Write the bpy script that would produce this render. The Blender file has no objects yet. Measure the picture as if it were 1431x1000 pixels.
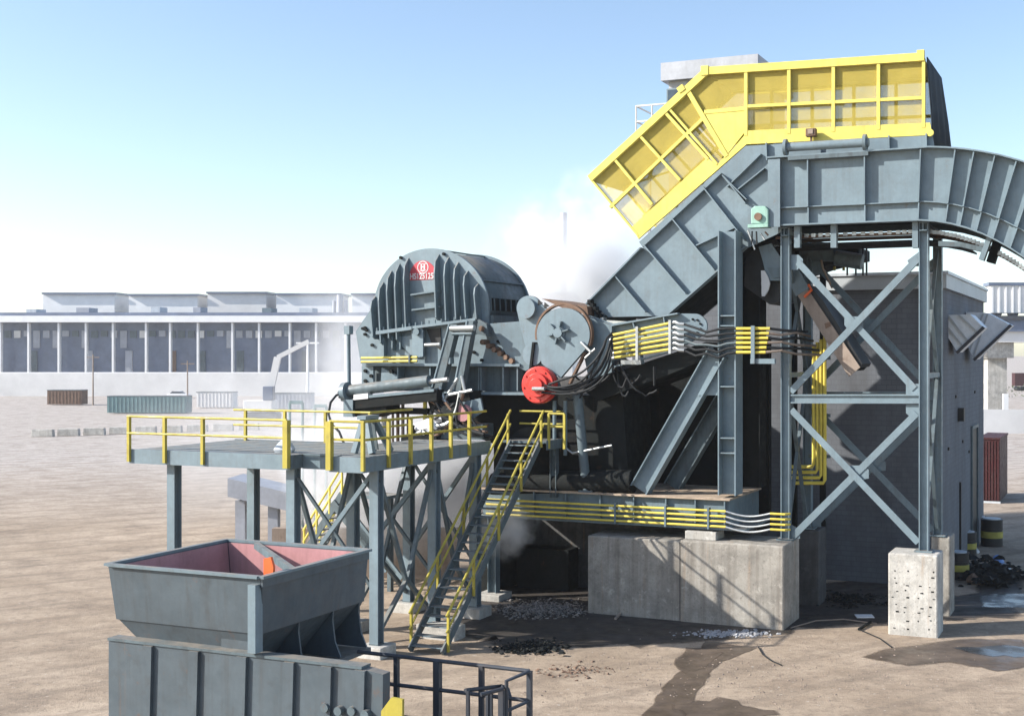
import bpy, bmesh, math, random
from mathutils import Vector, Matrix
random.seed(7)
R = math.radians
sc = bpy.context.scene
COL = sc.collection
# ------------------------------------------------------------------ frames
F, CX, CY, H = 1700.0, 893.0, 495.0, 9.0
TH = R(22.0); CT, ST = math.cos(TH), math.sin(TH)
MX, MY = 4.72, 39.7
def M(u, v, z): return Vector((MX + u*CT + v*ST, MY - u*ST + v*CT, z))      # machine frame to world
def I(x, y, z): return Vector((x, y, z))
def U(px, py, v):                                                          # pixel on the vertical plane v -> (u, z)
    dx = (px-CX)/F; dz = (CY-py)/F
    t = (v + MX*ST + MY*CT)/(dx*ST + CT)
    return ((t*dx-MX)*CT - (t-MY)*ST, H + t*dz)
def Q(px, py, v):
    u, z = U(px, py, v); return (u, v, z)
def US(pts, v): return [U(x, y, v) for x, y in pts]
def G(px, py, z=0.0):                                                      # pixel on the level z -> world point
    t = (H-z)*F/(py-CY); return Vector(((px-CX)/F*t, t, z))
def W(px, py, Y): return Vector(((px-CX)/F*Y, Y, H+(CY-py)/F*Y))
def toM(p): dx, dy = p.x-MX, p.y-MY; return (dx*CT-dy*ST, dx*ST+dy*CT, p.z)

# ------------------------------------------------------------------ materials
def nt(name):
    m = bpy.data.materials.new(name); m.use_nodes = True
    n = m.node_tree; b = n.nodes['Principled BSDF']
    return m, n, b, lambda t, **k: mk(n, t, **k)
def mk(n, t, **k):
    x = n.nodes.new(t)
    for a, v in k.items():
        if a.startswith('_'): setattr(x, a[1:], v)
        else: x.inputs[a.replace('__', ' ')].default_value = v
    return x
def c4(c): return (c[0], c[1], c[2], 1)
def mixc(n, f, a, b, mode='MIX'):
    x = n.nodes.new('ShaderNodeMix'); x.data_type = 'RGBA'; x.blend_type = mode
    for s, i in ((f, 0), (a, 6), (b, 7)):
        if isinstance(s, (int, float)): x.inputs[i].default_value = s
        elif isinstance(s, tuple): x.inputs[i].default_value = c4(s)
        else: n.links.new(s, x.inputs[i])
    return x.outputs[2]
def ramp(n, f, stops):
    r = n.nodes.new('ShaderNodeValToRGB'); e = r.color_ramp.elements
    while len(e) < len(stops): e.new(.5)
    for i, (p, v) in enumerate(stops):
        e[i].position = p; e[i].color = (v, v, v, 1) if isinstance(v, (int, float)) else c4(v)
    n.links.new(f, r.inputs[0]); return r.outputs[0]
def noise(n, co, scale, det=4, rough=.55, stretch=None):
    x = n.nodes.new('ShaderNodeTexNoise'); x.inputs['Scale'].default_value = scale
    x.inputs['Detail'].default_value = det; x.inputs['Roughness'].default_value = rough
    if stretch:
        mp = n.nodes.new('ShaderNodeMapping'); mp.inputs['Scale'].default_value = stretch
        n.links.new(co, mp.inputs[0]); co = mp.outputs[0]
    n.links.new(co, x.inputs['Vector']); return x.outputs['Fac']
def geo(n): return n.nodes.new('ShaderNodeNewGeometry').outputs['Position']
def bump(n, b, h, s, d=.02):
    x = n.nodes.new('ShaderNodeBump'); x.inputs['Strength'].default_value = s; x.inputs['Distance'].default_value = d
    n.links.new(h, x.inputs['Height']); n.links.new(x.outputs[0], b.inputs['Normal'])

def paint(name, col, rough=.5, dirt=(.085, .082, .078), damt=.35, streak=.35, metal=0, spec=.4, rust=0.0, dust=0.0):
    m, n, b, _ = nt(name); p = geo(n)
    c = mixc(n, ramp(n, noise(n, p, .7, 6, .65), [(.28, 0), (.72, 1)]), tuple(x*.78 for x in col), tuple(min(1, x*1.14) for x in col))
    c = mixc(n, ramp(n, noise(n, p, 6.5, 6, .7), [(.35, 0), (.75, .35)]), c, tuple(x*.62 for x in col))
    s = ramp(n, noise(n, p, 1.0, 6, .65, (5.5, 5.5, .35)), [(.50, 0), (.74, streak)])
    c = mixc(n, s, c, dirt)
    d = ramp(n, noise(n, p, 2.3, 9, .72), [(.53, 0), (.72, damt)])
    c = mixc(n, d, c, dirt)
    if rust:
        r = ramp(n, noise(n, p, 1.7, 10, .78), [(.60, 0), (.69, rust)])
        c = mixc(n, r, c, (.16, .075, .035))
        rs = ramp(n, noise(n, p, 1.4, 7, .7, (4.2, 4.2, .22)), [(.62, 0), (.76, rust*.9)])
        c = mixc(n, rs, c, (.17, .10, .06))
    if dust:
        g_ = n.nodes.new('ShaderNodeNewGeometry'); sp = n.nodes.new('ShaderNodeSeparateXYZ'); n.links.new(g_.outputs['True Normal'], sp.inputs[0])
        up = ramp(n, sp.outputs[2], [(.45, 0), (.85, dust)])
        mu = n.nodes.new('ShaderNodeMath'); mu.operation = 'MULTIPLY'; n.links.new(up, mu.inputs[0]); n.links.new(ramp(n, noise(n, p, 2.6, 6, .65), [(.35, .25), (.6, 1)]), mu.inputs[1])
        c = mixc(n, mu.outputs[0], c, (.27, .23, .185))
    n.links.new(c, b.inputs['Base Color'])
    rr = ramp(n, noise(n, p, 3, 6, .65), [(.3, max(.05, rough-.14)), (.7, min(1, rough+.22))])
    n.links.new(rr, b.inputs['Roughness'])
    b.inputs['Metallic'].default_value = metal; b.inputs['Specular IOR Level'].default_value = spec
    bump(n, b, noise(n, p, 1.3, 7, .6), .22, .03)
    return m
def concrete(name, col, stain=(.16, .13, .10), blue=0):
    m, n, b, _ = nt(name); p = geo(n)
    c = mixc(n, ramp(n, noise(n, p, .8, 8, .65), [(.3, 0), (.7, 1)]), tuple(x*.72 for x in col), tuple(x*1.12 for x in col))
    s = ramp(n, noise(n, p, 1.0, 6, .65, (3.2, 3.2, .16)), [(.46, 0), (.72, .7)])
    c = mixc(n, s, c, stain)
    r = ramp(n, noise(n, p, 1.3, 6, .6, (2.6, 2.6, .22)), [(.60, 0), (.76, .6)])
    c = mixc(n, r, c, (.34, .20, .10))
    c = mixc(n, ramp(n, noise(n, p, 1.1, 9, .75), [(.46, 0), (.66, .75)]), c, tuple(x*.45 for x in col))
    c = mixc(n, ramp(n, noise(n, p, 2.7, 9, .75), [(.56, 0), (.68, .6)]), c, tuple(min(.8, x*1.45) for x in col))
    d = ramp(n, noise(n, p, 11, 6, .75), [(.56, 0), (.68, .6)])
    c = mixc(n, d, c, (.11, .09, .08))
    n.links.new(c, b.inputs['Base Color']); b.inputs['Roughness'].default_value = .9
    b.inputs['Specular IOR Level'].default_value = .2
    bump(n, b, noise(n, p, 9, 8, .7), .5, .03); return m
def simple(name, col, rough=.6, metal=0, var=.2, scale=3, spec=.4):
    m, n, b, _ = nt(name); p = geo(n)
    c = mixc(n, ramp(n, noise(n, p, scale, 6, .65), [(.3, 0), (.7, 1)]), tuple(x*(1-var) for x in col), tuple(min(1, x*(1+var)) for x in col))
    n.links.new(c, b.inputs['Base Color']); b.inputs['Roughness'].default_value = rough
    b.inputs['Metallic'].default_value = metal; b.inputs['Specular IOR Level'].default_value = spec
    return m

GREY = (.152, .208, .238)
MAT = {}
MAT['grey'] = paint('grey_steel_paint', GREY, .5, damt=.42, streak=.36, rust=.6, dust=.8)
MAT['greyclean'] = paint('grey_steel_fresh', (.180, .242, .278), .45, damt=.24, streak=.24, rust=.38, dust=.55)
MAT['greydk'] = paint('grey_steel_grimy_shade', (.105, .142, .160), .55, dirt=(.03, .027, .023), damt=.6, streak=.5, rust=.5, dust=.7)  # grime, plus a darker base that paints in shade on turned-away parts
MAT['blackish'] = paint('shade_black_steel', (.012, .0145, .015), .75, dirt=(.015, .014, .012), damt=.6, streak=.5, rust=.25, spec=.15)  # base pushed near black to stand in for shade under the machine
MAT['yellow'] = paint('yellow_paint', (.80, .68, .14), .5, dirt=(.24, .17, .06), damt=.32, streak=.34)
MAT['rail'] = paint('yellow_rail_paint', (.47, .39, .06), .5, dirt=(.12, .085, .04), damt=.6, streak=.4)
MAT['pipe'] = paint('yellow_pipe_paint', (.72, .58, .09), .4, dirt=(.2, .14, .04), damt=.3, streak=.1)
MAT['fit'] = paint('bright_fittings', (.48, .50, .50), .35, metal=.6, damt=.25, streak=0)
MAT['red'] = paint('red_paint', (.62, .035, .025), .32, dirt=(.2, .02, .02), damt=.2, streak=.1, spec=.6)
MAT['emred'] = simple('emblem_red', (.46, .05, .07), .55, var=.12)
MAT['emwhite'] = simple('emblem_white', (.58, .57, .57), .6, var=.1)
MAT['rust'] = paint('rusty_steel', (.20, .125, .085), .8, dirt=(.07, .04, .03), damt=.6, streak=.5)
MAT['rustlt'] = paint('worn_brown_plate', (.33, .26, .21), .7, dirt=(.12, .07, .05), damt=.6, streak=.4)
MAT['black'] = simple('black_rubber', (.018, .019, .02), .55, var=.3)
MAT['curtain'] = simple('dark_rubber_curtain', (.035, .045, .055), .85, var=.35, scale=1.5, spec=.15)
MAT['hose'] = simple('hose_rubber', (.022, .024, .026), .6, var=.2, spec=.2)
MAT['green'] = paint('green_bearing_paint', (.30, .50, .42), .5, damt=.25)
MAT['conc'] = concrete('pedestal_concrete', (.37, .345, .305), stain=(.13, .105, .085))
MAT['conc2'] = concrete('pale_concrete', (.53, .51, .47), stain=(.30, .27, .23))
MAT['concdk'] = concrete('shade_toned_concrete', (.11, .11, .11), stain=(.05, .045, .04))  # dark copy of the concrete, shade painted into its base colour
MAT['tan'] = simple('dusty_deck', (.40, .31, .23), .9, var=.35, scale=2)
MAT['pink'] = paint('pink_primer', (.50, .24, .245), .7, damt=.3, streak=.35, dirt=(.20, .10, .09), rust=.5)
MAT['orange'] = simple('orange_plastic', (.75, .13, .03), .5, var=.1)
MAT['darkrail'] = paint('dark_rail_paint', (.055, .062, .075), .5, dirt=(.1, .06, .04), damt=.3)
MAT['bin'] = paint('slate_bin_paint', (.085, .110, .128), .5, damt=.4, streak=.4, dirt=(.05, .045, .04), rust=.55, dust=.8)
MAT['cabin'] = paint('cabin_cladding', (.40, .42, .47), .55, damt=.08, streak=.12)
MAT['white'] = simple('white_paint', (.78, .78, .78), .6, var=.06, scale=.4)
MAT['offwhite'] = simple('pale_cladding', (.66, .65, .64), .7, var=.1, scale=.2)
MAT['galv'] = simple('galvanised_sheet', (.52, .56, .60), .45, metal=.1, var=.14, scale=1.6)
MAT['galvlt'] = simple('pale_galvanised_sheet', (.70, .74, .78), .45, var=.12, scale=2.5)
MAT['fascia'] = simple('roof_fascia', (.42, .45, .47), .5, var=.1, scale=1)
MAT['glass'] = simple('dark_window', (.05, .07, .09), .15, var=.2, spec=.6)
MAT['bluegl'] = simple('dark_slate_blue', (.12, .15, .22), .3, var=.25, scale=.3)  # even dark blue for far walls, roofs, girder and windows
MAT['redbox'] = paint('maroon_container', (.05, .009, .010), .6, damt=.3, streak=.3)  # base darkened to stand in for shade beside the block building
MAT['drum'] = simple('black_drum', (.02, .02, .022), .4, var=.2)
MAT['drumband'] = simple('yellow_drum_band', (.36, .31, .06), .6, var=.3)
MAT['bluebag'] = simple('blue_plastic', (.16, .30, .62), .5, var=.2)
MAT['skin'] = simple('skin', (.42, .26, .19), .6, var=.1)
MAT['redcloth'] = simple('red_cloth', (.50, .04, .06), .9, var=.2)
MAT['darkcloth'] = simple('dark_cloth', (.03, .035, .06), .9, var=.2)
MAT['teal'] = paint('teal_frame', (.16, .26, .27), .5, damt=.2)
MAT['scrap'] = simple('scrap_chips', (.20, .18, .165), .6, metal=.2, var=.75, scale=4)
MAT['foam'] = simple('white_residue', (.30, .30, .31), .8, var=.2, scale=3)
MAT['bush'] = simple('bush_leaf', (.07, .10, .035), .8, var=.5, scale=1)

def screen_mat():
    m, n, b, _ = nt('yellow_mesh_screen'); p = geo(n)
    b.inputs['Base Color'].default_value = (.66, .52, .09, 1); b.inputs['Roughness'].default_value = .6
    t = n.nodes.new('ShaderNodeBsdfTransparent'); mx = n.nodes.new('ShaderNodeMixShader')
    f = ramp(n, noise(n, p, 1.4, 7, .7), [(.3, .27), (.7, .40)])
    n.links.new(f, mx.inputs[0]); n.links.new(t.outputs[0], mx.inputs[1]); n.links.new(b.outputs[0], mx.inputs[2])
    n.links.new(mx.outputs[0], n.nodes['Material Output'].inputs['Surface']); return m
MAT['screen'] = screen_mat()

def block_mat():
    m, n, b, _ = nt('grey_concrete_block')
    uv = n.nodes.new('ShaderNodeUVMap').outputs[0]; p = geo(n)
    br = n.nodes.new('ShaderNodeTexBrick'); n.links.new(uv, br.inputs['Vector'])
    br.inputs['Scale'].default_value = 1; br.inputs['Brick Width'].default_value = .4; br.inputs['Row Height'].default_value = .2
    br.inputs['Mortar Size'].default_value = .012
    br.inputs['Color1'].default_value = (.135, .146, .166, 1); br.inputs['Color2'].default_value = (.155, .167, .187, 1)
    br.inputs['Mortar'].default_value = (.112, .12, .136, 1)
    s = ramp(n, noise(n, p, .5, 8, .7, (1, 1, .35)), [(.40, 0), (.72, .75)])
    c = mixc(n, s, br.outputs['Color'], (.07, .07, .075))
    n.links.new(c, b.inputs['Base Color']); b.inputs['Roughness'].default_value = .9
    bump(n, b, br.outputs['Fac'], -.25, .01); return m
MAT['block'] = block_mat()

def ground_mat():
    m, n, b, _ = nt('yard_ground'); p = geo(n)
    base = mixc(n, ramp(n, noise(n, p, .12, 8, .6), [(.3, 0), (.7, 1)]), (.355, .275, .20), (.50, .40, .305))
    sp = n.nodes.new('ShaderNodeSeparateXYZ'); n.links.new(p, sp.inputs[0])
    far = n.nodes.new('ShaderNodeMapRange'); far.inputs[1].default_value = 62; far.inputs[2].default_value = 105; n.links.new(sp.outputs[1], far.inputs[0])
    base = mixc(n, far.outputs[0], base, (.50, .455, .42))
    base = mixc(n, ramp(n, noise(n, p, .8, 9, .7, (.65, 1.0, 1)), [(.42, 0), (.66, .6)]), base, (.205, .152, .110))
    base = mixc(n, ramp(n, noise(n, p, .33, 10, .72), [(.53, 0), (.70, .6)]), base, (.15, .118, .094))
    # tyre tracks curving over the yard
    w = n.nodes.new('ShaderNodeTexWave'); w.inputs['Scale'].default_value = .13; w.inputs['Distortion'].default_value = 3.5; w.inputs['Detail'].default_value = 4; w.inputs['Detail Scale'].default_value = .35
    mp = n.nodes.new('ShaderNodeMapping'); mp.inputs['Rotation'].default_value = (0, 0, .9); n.links.new(p, mp.inputs[0]); n.links.new(mp.outputs[0], w.inputs['Vector'])
    base = mixc(n, ramp(n, w.outputs['Fac'], [(.86, 0), (.95, .28)]), base, (.17, .135, .105))
    base = mixc(n, ramp(n, noise(n, p, 3.2, 8, .75), [(.50, 0), (.66, .65)]), base, (.19, .15, .118))
    base = mixc(n, ramp(n, noise(n, p, 9, 6, .75), [(.56, 0), (.68, .7)]), base, (.12, .095, .08))
    base = mixc(n, ramp(n, noise(n, p, 6, 4, .6), [(.64, 0), (.70, .7)]), base, (.55, .49, .42))
    n.links.new(base, b.inputs['Base Color']); b.inputs['Roughness'].default_value = .92
    b.inputs['Specular IOR Level'].default_value = .2
    h = mixc(n, .5, noise(n, p, 1.6, 9, .68), noise(n, p, 16, 6, .75))
    bump(n, b, h, .8, .08); return m
MAT['ground'] = ground_mat()
def wet_mat(name, col, rough, edge=True):
    m, n, b, _ = nt(name); p = geo(n)
    c = mixc(n, ramp(n, noise(n, p, 1.2, 8, .7), [(.35, 0), (.65, 1)]), tuple(x*.55 for x in col), tuple(x*1.3 for x in col))
    n.links.new(c, b.inputs['Base Color'])
    rr = ramp(n, noise(n, p, .9, 6, .6), [(.4, rough), (.6, min(1, rough+.35))])
    n.links.new(rr, b.inputs['Roughness']); bump(n, b, noise(n, p, 6, 6, .7), .15, .02)
    at = n.nodes.new('ShaderNodeAttribute'); at.attribute_name = 'edge'
    ad = n.nodes.new('ShaderNodeMath'); ad.operation = 'ADD'; n.links.new(at.outputs['Fac'], ad.inputs[0]); n.links.new(noise(n, p, 2.4, 8, .7), ad.inputs[1])
    hf = n.nodes.new('ShaderNodeMath'); hf.operation = 'MULTIPLY'; hf.inputs[1].default_value = .55; n.links.new(ad.outputs[0], hf.inputs[0])
    al = ramp(n, hf.outputs[0], [(.26, 0), (.40, .45), (.62, .92)])
    n.links.new(al, b.inputs['Alpha']); return m
MAT['wet'] = wet_mat('wet_dirt', (.115, .085, .062), .35)
MAT['soot'] = wet_mat('oily_dirt', (.05, .042, .036), .55)
MAT['puddle'] = wet_mat('puddle_water', (.05, .05, .05), .04)

def corr_mat(name, col, per=.3):
    m, n, b, _ = nt(name); p = n.nodes.new('ShaderNodeTexCoord').outputs['Object']
    w = n.nodes.new('ShaderNodeTexWave'); w.inputs['Scale'].default_value = .314/per; w.bands_direction = 'X'
    n.links.new(p, w.inputs['Vector'])
    c = mixc(n, noise(n, geo(n), .5, 5), tuple(x*.85 for x in col), col); n.links.new(c, b.inputs['Base Color'])
    b.inputs['Roughness'].default_value = .6; bump(n, b, w.outputs['Fac'], .8, .06); return m
MAT['corr'] = corr_mat('corrugated_white', (.74, .74, .73), 1.2)

def steam_mat(name, dens, thr=.45, sc_=.35):
    m = bpy.data.materials.new(name); m.use_nodes = True; n = m.node_tree; n.nodes.clear()
    out = n.nodes.new('ShaderNodeOutputMaterial'); v = n.nodes.new('ShaderNodeVolumePrincipled')
    v.inputs['Color'].default_value = (.97, .98, 1, 1); v.inputs['Anisotropy'].default_value = .2
    tc = n.nodes.new('ShaderNodeTexCoord')
    ln = n.nodes.new('ShaderNodeVectorMath'); ln.operation = 'LENGTH'; n.links.new(tc.outputs['Object'], ln.inputs[0])
    fall = n.nodes.new('ShaderNodeMapRange'); fall.inputs[1].default_value = .25; fall.inputs[2].default_value = 1.0
    fall.inputs[3].default_value = 1; fall.inputs[4].default_value = 0; nz = n.nodes.new('ShaderNodeTexNoise'); nz.inputs['Scale'].default_value = sc_; nz.inputs['Detail'].default_value = 3
    n.links.new(geo(n), nz.inputs['Vector'])
    nz.inputs['Detail'].default_value = 5; nz.inputs['Roughness'].default_value = .6
    ro = n.nodes.new('ShaderNodeMath'); ro.operation = 'MULTIPLY_ADD'; ro.inputs[1].default_value = -1.7; ro.inputs[2].default_value = 1.02; n.links.new(nz.outputs['Fac'], ro.inputs[0])
    sm = n.nodes.new('ShaderNodeMath'); sm.operation = 'ADD'; n.links.new(ln.outputs['Value'], sm.inputs[0]); n.links.new(ro.outputs[0], sm.inputs[1]); n.links.new(sm.outputs[0], fall.inputs[0])
    edge_ = n.nodes.new('ShaderNodeMapRange'); edge_.inputs[1].default_value = .8; edge_.inputs[2].default_value = 1.0; edge_.inputs[3].default_value = 1; edge_.inputs[4].default_value = 0; n.links.new(ln.outputs['Value'], edge_.inputs[0])
    mr = n.nodes.new('ShaderNodeMapRange'); mr.inputs[1].default_value = thr-.12; mr.inputs[2].default_value = thr+.2
    mr.inputs[3].default_value = .15; mr.inputs[4].default_value = 1; n.links.new(nz.outputs['Fac'], mr.inputs[0])
    m1 = n.nodes.new('ShaderNodeMath'); m1.operation = 'MULTIPLY'; me_ = n.nodes.new('ShaderNodeMath'); me_.operation = 'MULTIPLY'; n.links.new(fall.outputs[0], me_.inputs[0]); n.links.new(edge_.outputs[0], me_.inputs[1]); n.links.new(me_.outputs[0], m1.inputs[0]); n.links.new(mr.outputs[0], m1.inputs[1])
    m2 = n.nodes.new('ShaderNodeMath'); m2.operation = 'MULTIPLY'; m2.inputs[1].default_value = dens; n.links.new(m1.outputs[0], m2.inputs[0])
    n.links.new(m2.outputs[0], v.inputs['Density']); n.links.new(v.outputs[0], out.inputs['Volume']); return m

# ------------------------------------------------------------------ mesh builder
class MB:
    def __init__(s, T=M): s.v = []; s.f = []; s.T = T; s.uv = None
    def add(s, pts, faces):
        o = len(s.v); s.v += [s.T(*p) for p in pts]; s.f += [tuple(i+o for i in f) for f in faces]; return s
    def box(s, a0, a1, b0, b1, c0, c1):
        return s.add([(a0, b0, c0), (a1, b0, c0), (a1, b1, c0), (a0, b1, c0), (a0, b0, c1), (a1, b0, c1), (a1, b1, c1), (a0, b1, c1)],
                     [(0, 3, 2, 1), (4, 5, 6, 7), (0, 1, 5, 4), (1, 2, 6, 5), (2, 3, 7, 6), (3, 0, 4, 7)])
    def prism(s, uz, v0, v1):                      # outline in (u, z), pushed from v0 to v1
        n = len(uz); pts = [(u, v0, z) for u, z in uz] + [(u, v1, z) for u, z in uz]
        return s.add(pts, [tuple(range(n)), tuple(range(2*n-1, n-1, -1))] + [(i, i+n, (i+1) % n+n, (i+1) % n) for i in range(n)])
    def slab(s, uv, z0, z1):                       # outline in (u, v), raised from z0 to z1
        n = len(uv); pts = [(u, v, z0) for u, v in uv] + [(u, v, z1) for u, v in uv]
        return s.add(pts, [tuple(range(n-1, -1, -1)), tuple(range(n, 2*n))] + [(i, (i+1) % n, (i+1) % n+n, i+n) for i in range(n)])
    def strip(s, pa, pb, t):                       # band between two px-traced polylines in (u,z): used with v range t
        for i in range(len(pa)-1):
            s.prism([pa[i], pa[i+1], pb[i+1], pb[i]], *t)
        return s
    def beam(s, p, q, w, h, up=(0, -1, 0)):        # w along up, h across
        p, q = Vector(p), Vector(q); a = (q-p).normalized(); u = Vector(up); u = (u-a*u.dot(a)).normalized(); b = a.cross(u)
        pts = []
        for c in (p, q):
            for i, j in ((-1, -1), (1, -1), (1, 1), (-1, 1)): pts.append(tuple(c+u*(w/2*i)+b*(h/2*j)))
        return s.add(pts, [(0, 3, 2, 1), (4, 5, 6, 7), (0, 1, 5, 4), (1, 2, 6, 5), (2, 3, 7, 6), (3, 0, 4, 7)])
    def ibeam(s, p, q, d, b, t, dd=(1, 0, 0)):     # d depth along dd, b flange width
        p, q = Vector(p), Vector(q); a = (q-p).normalized(); D = Vector(dd); D = (D-a*D.dot(a)).normalized()
        for k in (-1, 1):
            o = D*((d-t)/2*k); s.beam(p+o, q+o, t, b, D)
        B = a.cross(D); s.beam(p, q, d-2*t, t, D); return s
    def angle(s, p, q, w, t, leg, face=(0, -1, 0)): # flat face towards `face`, leg behind along lower edge
        p, q = Vector(p), Vector(q); a = (q-p).normalized(); f = Vector(face); f = (f-a*f.dot(a)).normalized(); b = a.cross(f)
        s.beam(p, q, t, w, f)
        o = b*(w/2-t/2) - f*(leg/2+t/2); s.beam(p+o, q+o, leg, t, f); return s
    def tube(s, pts, r, n=8, cap=True):
        pts = [Vector(p) for p in pts]; rings = []; prev = None
        for i, p in enumerate(pts):
            a = (pts[min(i+1, len(pts)-1)]-pts[max(i-1, 0)]).normalized()
            if prev is None: u = Vector((0, 0, 1)) if abs(a.z) < .9 else Vector((1, 0, 0))
            else: u = prev
            u = (u-a*u.dot(a)).normalized(); prev = u; b = a.cross(u)
            rr = r[i] if isinstance(r, (list, tuple)) else r
            rings.append([tuple(p+u*(rr*math.cos(2*math.pi*k/n))+b*(rr*math.sin(2*math.pi*k/n))) for k in range(n)])
        fs = []
        for i in range(len(pts)-1):
            for k in range(n): fs.append((i*n+k, i*n+(k+1) % n, (i+1)*n+(k+1) % n, (i+1)*n+k))
        if cap: fs += [tuple(range(n-1, -1, -1)), tuple(range((len(pts)-1)*n, len(pts)*n))]
        return s.add([p for r_ in rings for p in r_], fs)
    def cyl(s, p, q, r, n=24): return s.tube([p, q], r, n)
    def ring(s, c, r0, r1, v0, v1, n=28, a0=0, a1=360):  # ring in the (u,z) plane
        k = n if abs(a1-a0) >= 360 else n+1; A = [R(a0+(a1-a0)*i/n) for i in range(k)]
        pts = []
        for a in A:
            for r, v in ((r1, v0), (r1, v1), (r0, v1), (r0, v0)): pts.append((c[0]+r*math.cos(a), v, c[1]+r*math.sin(a)))
        fs = []
        for i in range(n):
            j = (i+1) % k
            for e in range(4): fs.append((i*4+e, i*4+(e+1) % 4, j*4+(e+1) % 4, j*4+e))
        return s.add(pts, fs)
    def build(s, name, mat, root=None, parent=None, loc=None, smooth=False, label=None, bevel=0):
        me = bpy.data.meshes.new(name)
        o0 = root['_w'] if root is not None else (loc if loc is not None else
             Vector((sum(p.x for p in s.v)/len(s.v), sum(p.y for p in s.v)/len(s.v), min(p.z for p in s.v))))
        o0 = Vector(o0)
        me.from_pydata([tuple(p-o0) for p in s.v], [], s.f)
        bm = bmesh.new(); bm.from_mesh(me); bmesh.ops.recalc_face_normals(bm, faces=bm.faces[:]); bm.to_mesh(me); bm.free()
        me.materials.append(MAT[mat] if isinstance(mat, str) else mat)
        o = bpy.data.objects.new(name, me); COL.objects.link(o)
        if root is not None: o.parent = parent or root
        else: o.location = o0
        if smooth:
            me.polygons.foreach_set('use_smooth', [True]*len(me.polygons))
            try: me.set_sharp_from_angle(angle=R(35))
            except Exception: pass
        if label: o['label'] = label
        if bevel:
            b = o.modifiers.new('bevel', 'BEVEL'); b.width = bevel; b.segments = 2; b.limit_method = 'ANGLE'
        return o
ROOTS = []
def thing(name, label, cat, at, group=None, T=M):
    o = bpy.data.objects.new(name, None); COL.objects.link(o); w = T(*at)
    o.location = w; o['_w'] = tuple(w); o['label'] = label; o['category'] = cat; o.empty_display_size = .3
    if group: o['group'] = group
    ROOTS.append(o); return o
def tag(o, label, cat, group=None, kind=None):
    if label: o['label'] = label
    if cat: o['category'] = cat
    if group: o['group'] = group
    if kind: o['kind'] = kind
    return o
def copy_tree(o, parent=None):
    c = o.copy(); COL.objects.link(c)
    if parent is not None: c.parent = parent
    else: ROOTS.append(c)
    for ch in [x for x in COL.objects if x.parent == o]: copy_tree(ch, c)
    return c
def lerp(a, b, t): return tuple(x+(y-x)*t for x, y in zip(a, b))
def arc(c, rx, ry, a0, a1, n): return [(c[0]+rx*math.cos(R(a0+(a1-a0)*i/n)), c[1]-ry*math.sin(R(a0+(a1-a0)*i/n))) for i in range(n+1)]

# ================================================================== SETTING
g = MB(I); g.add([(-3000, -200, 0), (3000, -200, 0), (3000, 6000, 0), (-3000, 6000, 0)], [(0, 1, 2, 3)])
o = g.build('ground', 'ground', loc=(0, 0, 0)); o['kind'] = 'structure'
def sheet(name, pxs, mat, z, jit=.25, sub=6, ew=.22):
    pts = [G(x, y, 0) for x, y in pxs]; out = []
    for i in range(len(pts)):
        a, b = pts[i], pts[(i+1) % len(pts)]
        for k in range(sub):
            p = a.lerp(b, k/sub); out.append((p.x+random.uniform(-jit, jit), p.y+random.uniform(-jit, jit)*1.4, z))
    n = len(out); area = sum(out[i][0]*out[(i+1) % n][1]-out[(i+1) % n][0]*out[i][1] for i in range(n))
    sg = 1 if area > 0 else -1; inn = []
    for i in range(n):
        a, b, c = out[i-3], out[i], out[(i+3) % n]; tx, ty = c[0]-a[0], c[1]-a[1]; l = math.hypot(tx, ty) or 1
        inn.append((b[0]-sg*ty/l*ew, b[1]+sg*tx/l*ew, z))
    m = MB(I); m.add(out+inn, [(i, (i+1) % n, (i+1) % n+n, i+n) for i in range(n)]+[tuple(range(n, 2*n))])
    o = m.build(name, mat, loc=(0, 0, 0))
    at = o.data.attributes.new('edge', 'FLOAT', 'POINT')
    for i in range(n): at.data[i].value = 0.0; at.data[n+i].value = 1.0
    bm = bmesh.new(); bm.from_mesh(o.data); bmesh.ops.triangulate(bm, faces=bm.faces[:], ngon_method='EAR_CLIP')
    for f in bm.faces:
        if f.normal.z < 0: f.normal_flip()
    bm.to_mesh(o.data); bm.free(); o['kind'] = 'structure'; return o
sheet('oily_ground', [(640, 830), (820, 800), (1130, 820), (1235, 800), (1330, 830), (1431, 800), (1431, 862), (1300, 868), (1120, 880), (960, 900), (820, 905), (700, 900), (620, 880)], 'soot', .004, .30, 6, .6)
sheet('wet_track', [(985, 895), (1060, 905), (1010, 925), (985, 950), (968, 985), (955, 1030), (865, 1030), (905, 990), (925, 960), (960, 930), (972, 915)], 'wet', .008, .07, 5, .12)
sheet('wet_ground', [(995, 905), (1010, 912), (985, 935), (955, 940), (940, 925), (960, 905)], 'wet', .012, .06, 4, .12)
sheet('wet_ground', [(1240, 905), (1330, 893), (1431, 892), (1470, 930), (1400, 940), (1330, 925), (1270, 930), (1200, 918)], 'wet', .008, .08, 5, .38)
sheet('wet_ground', [(935, 985), (1010, 975), (1090, 995), (1060, 1015), (960, 1010)], 'wet', .012, .15, 5)
sheet('puddle', [(1366, 832), (1400, 829), (1500, 829), (1500, 850), (1420, 849), (1372, 848)], 'puddle', .012, .05, 4)
sheet('puddle', [(1330, 905), (1400, 900), (1470, 905), (1440, 920), (1370, 916)], 'puddle', .014, .1, 4)

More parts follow.
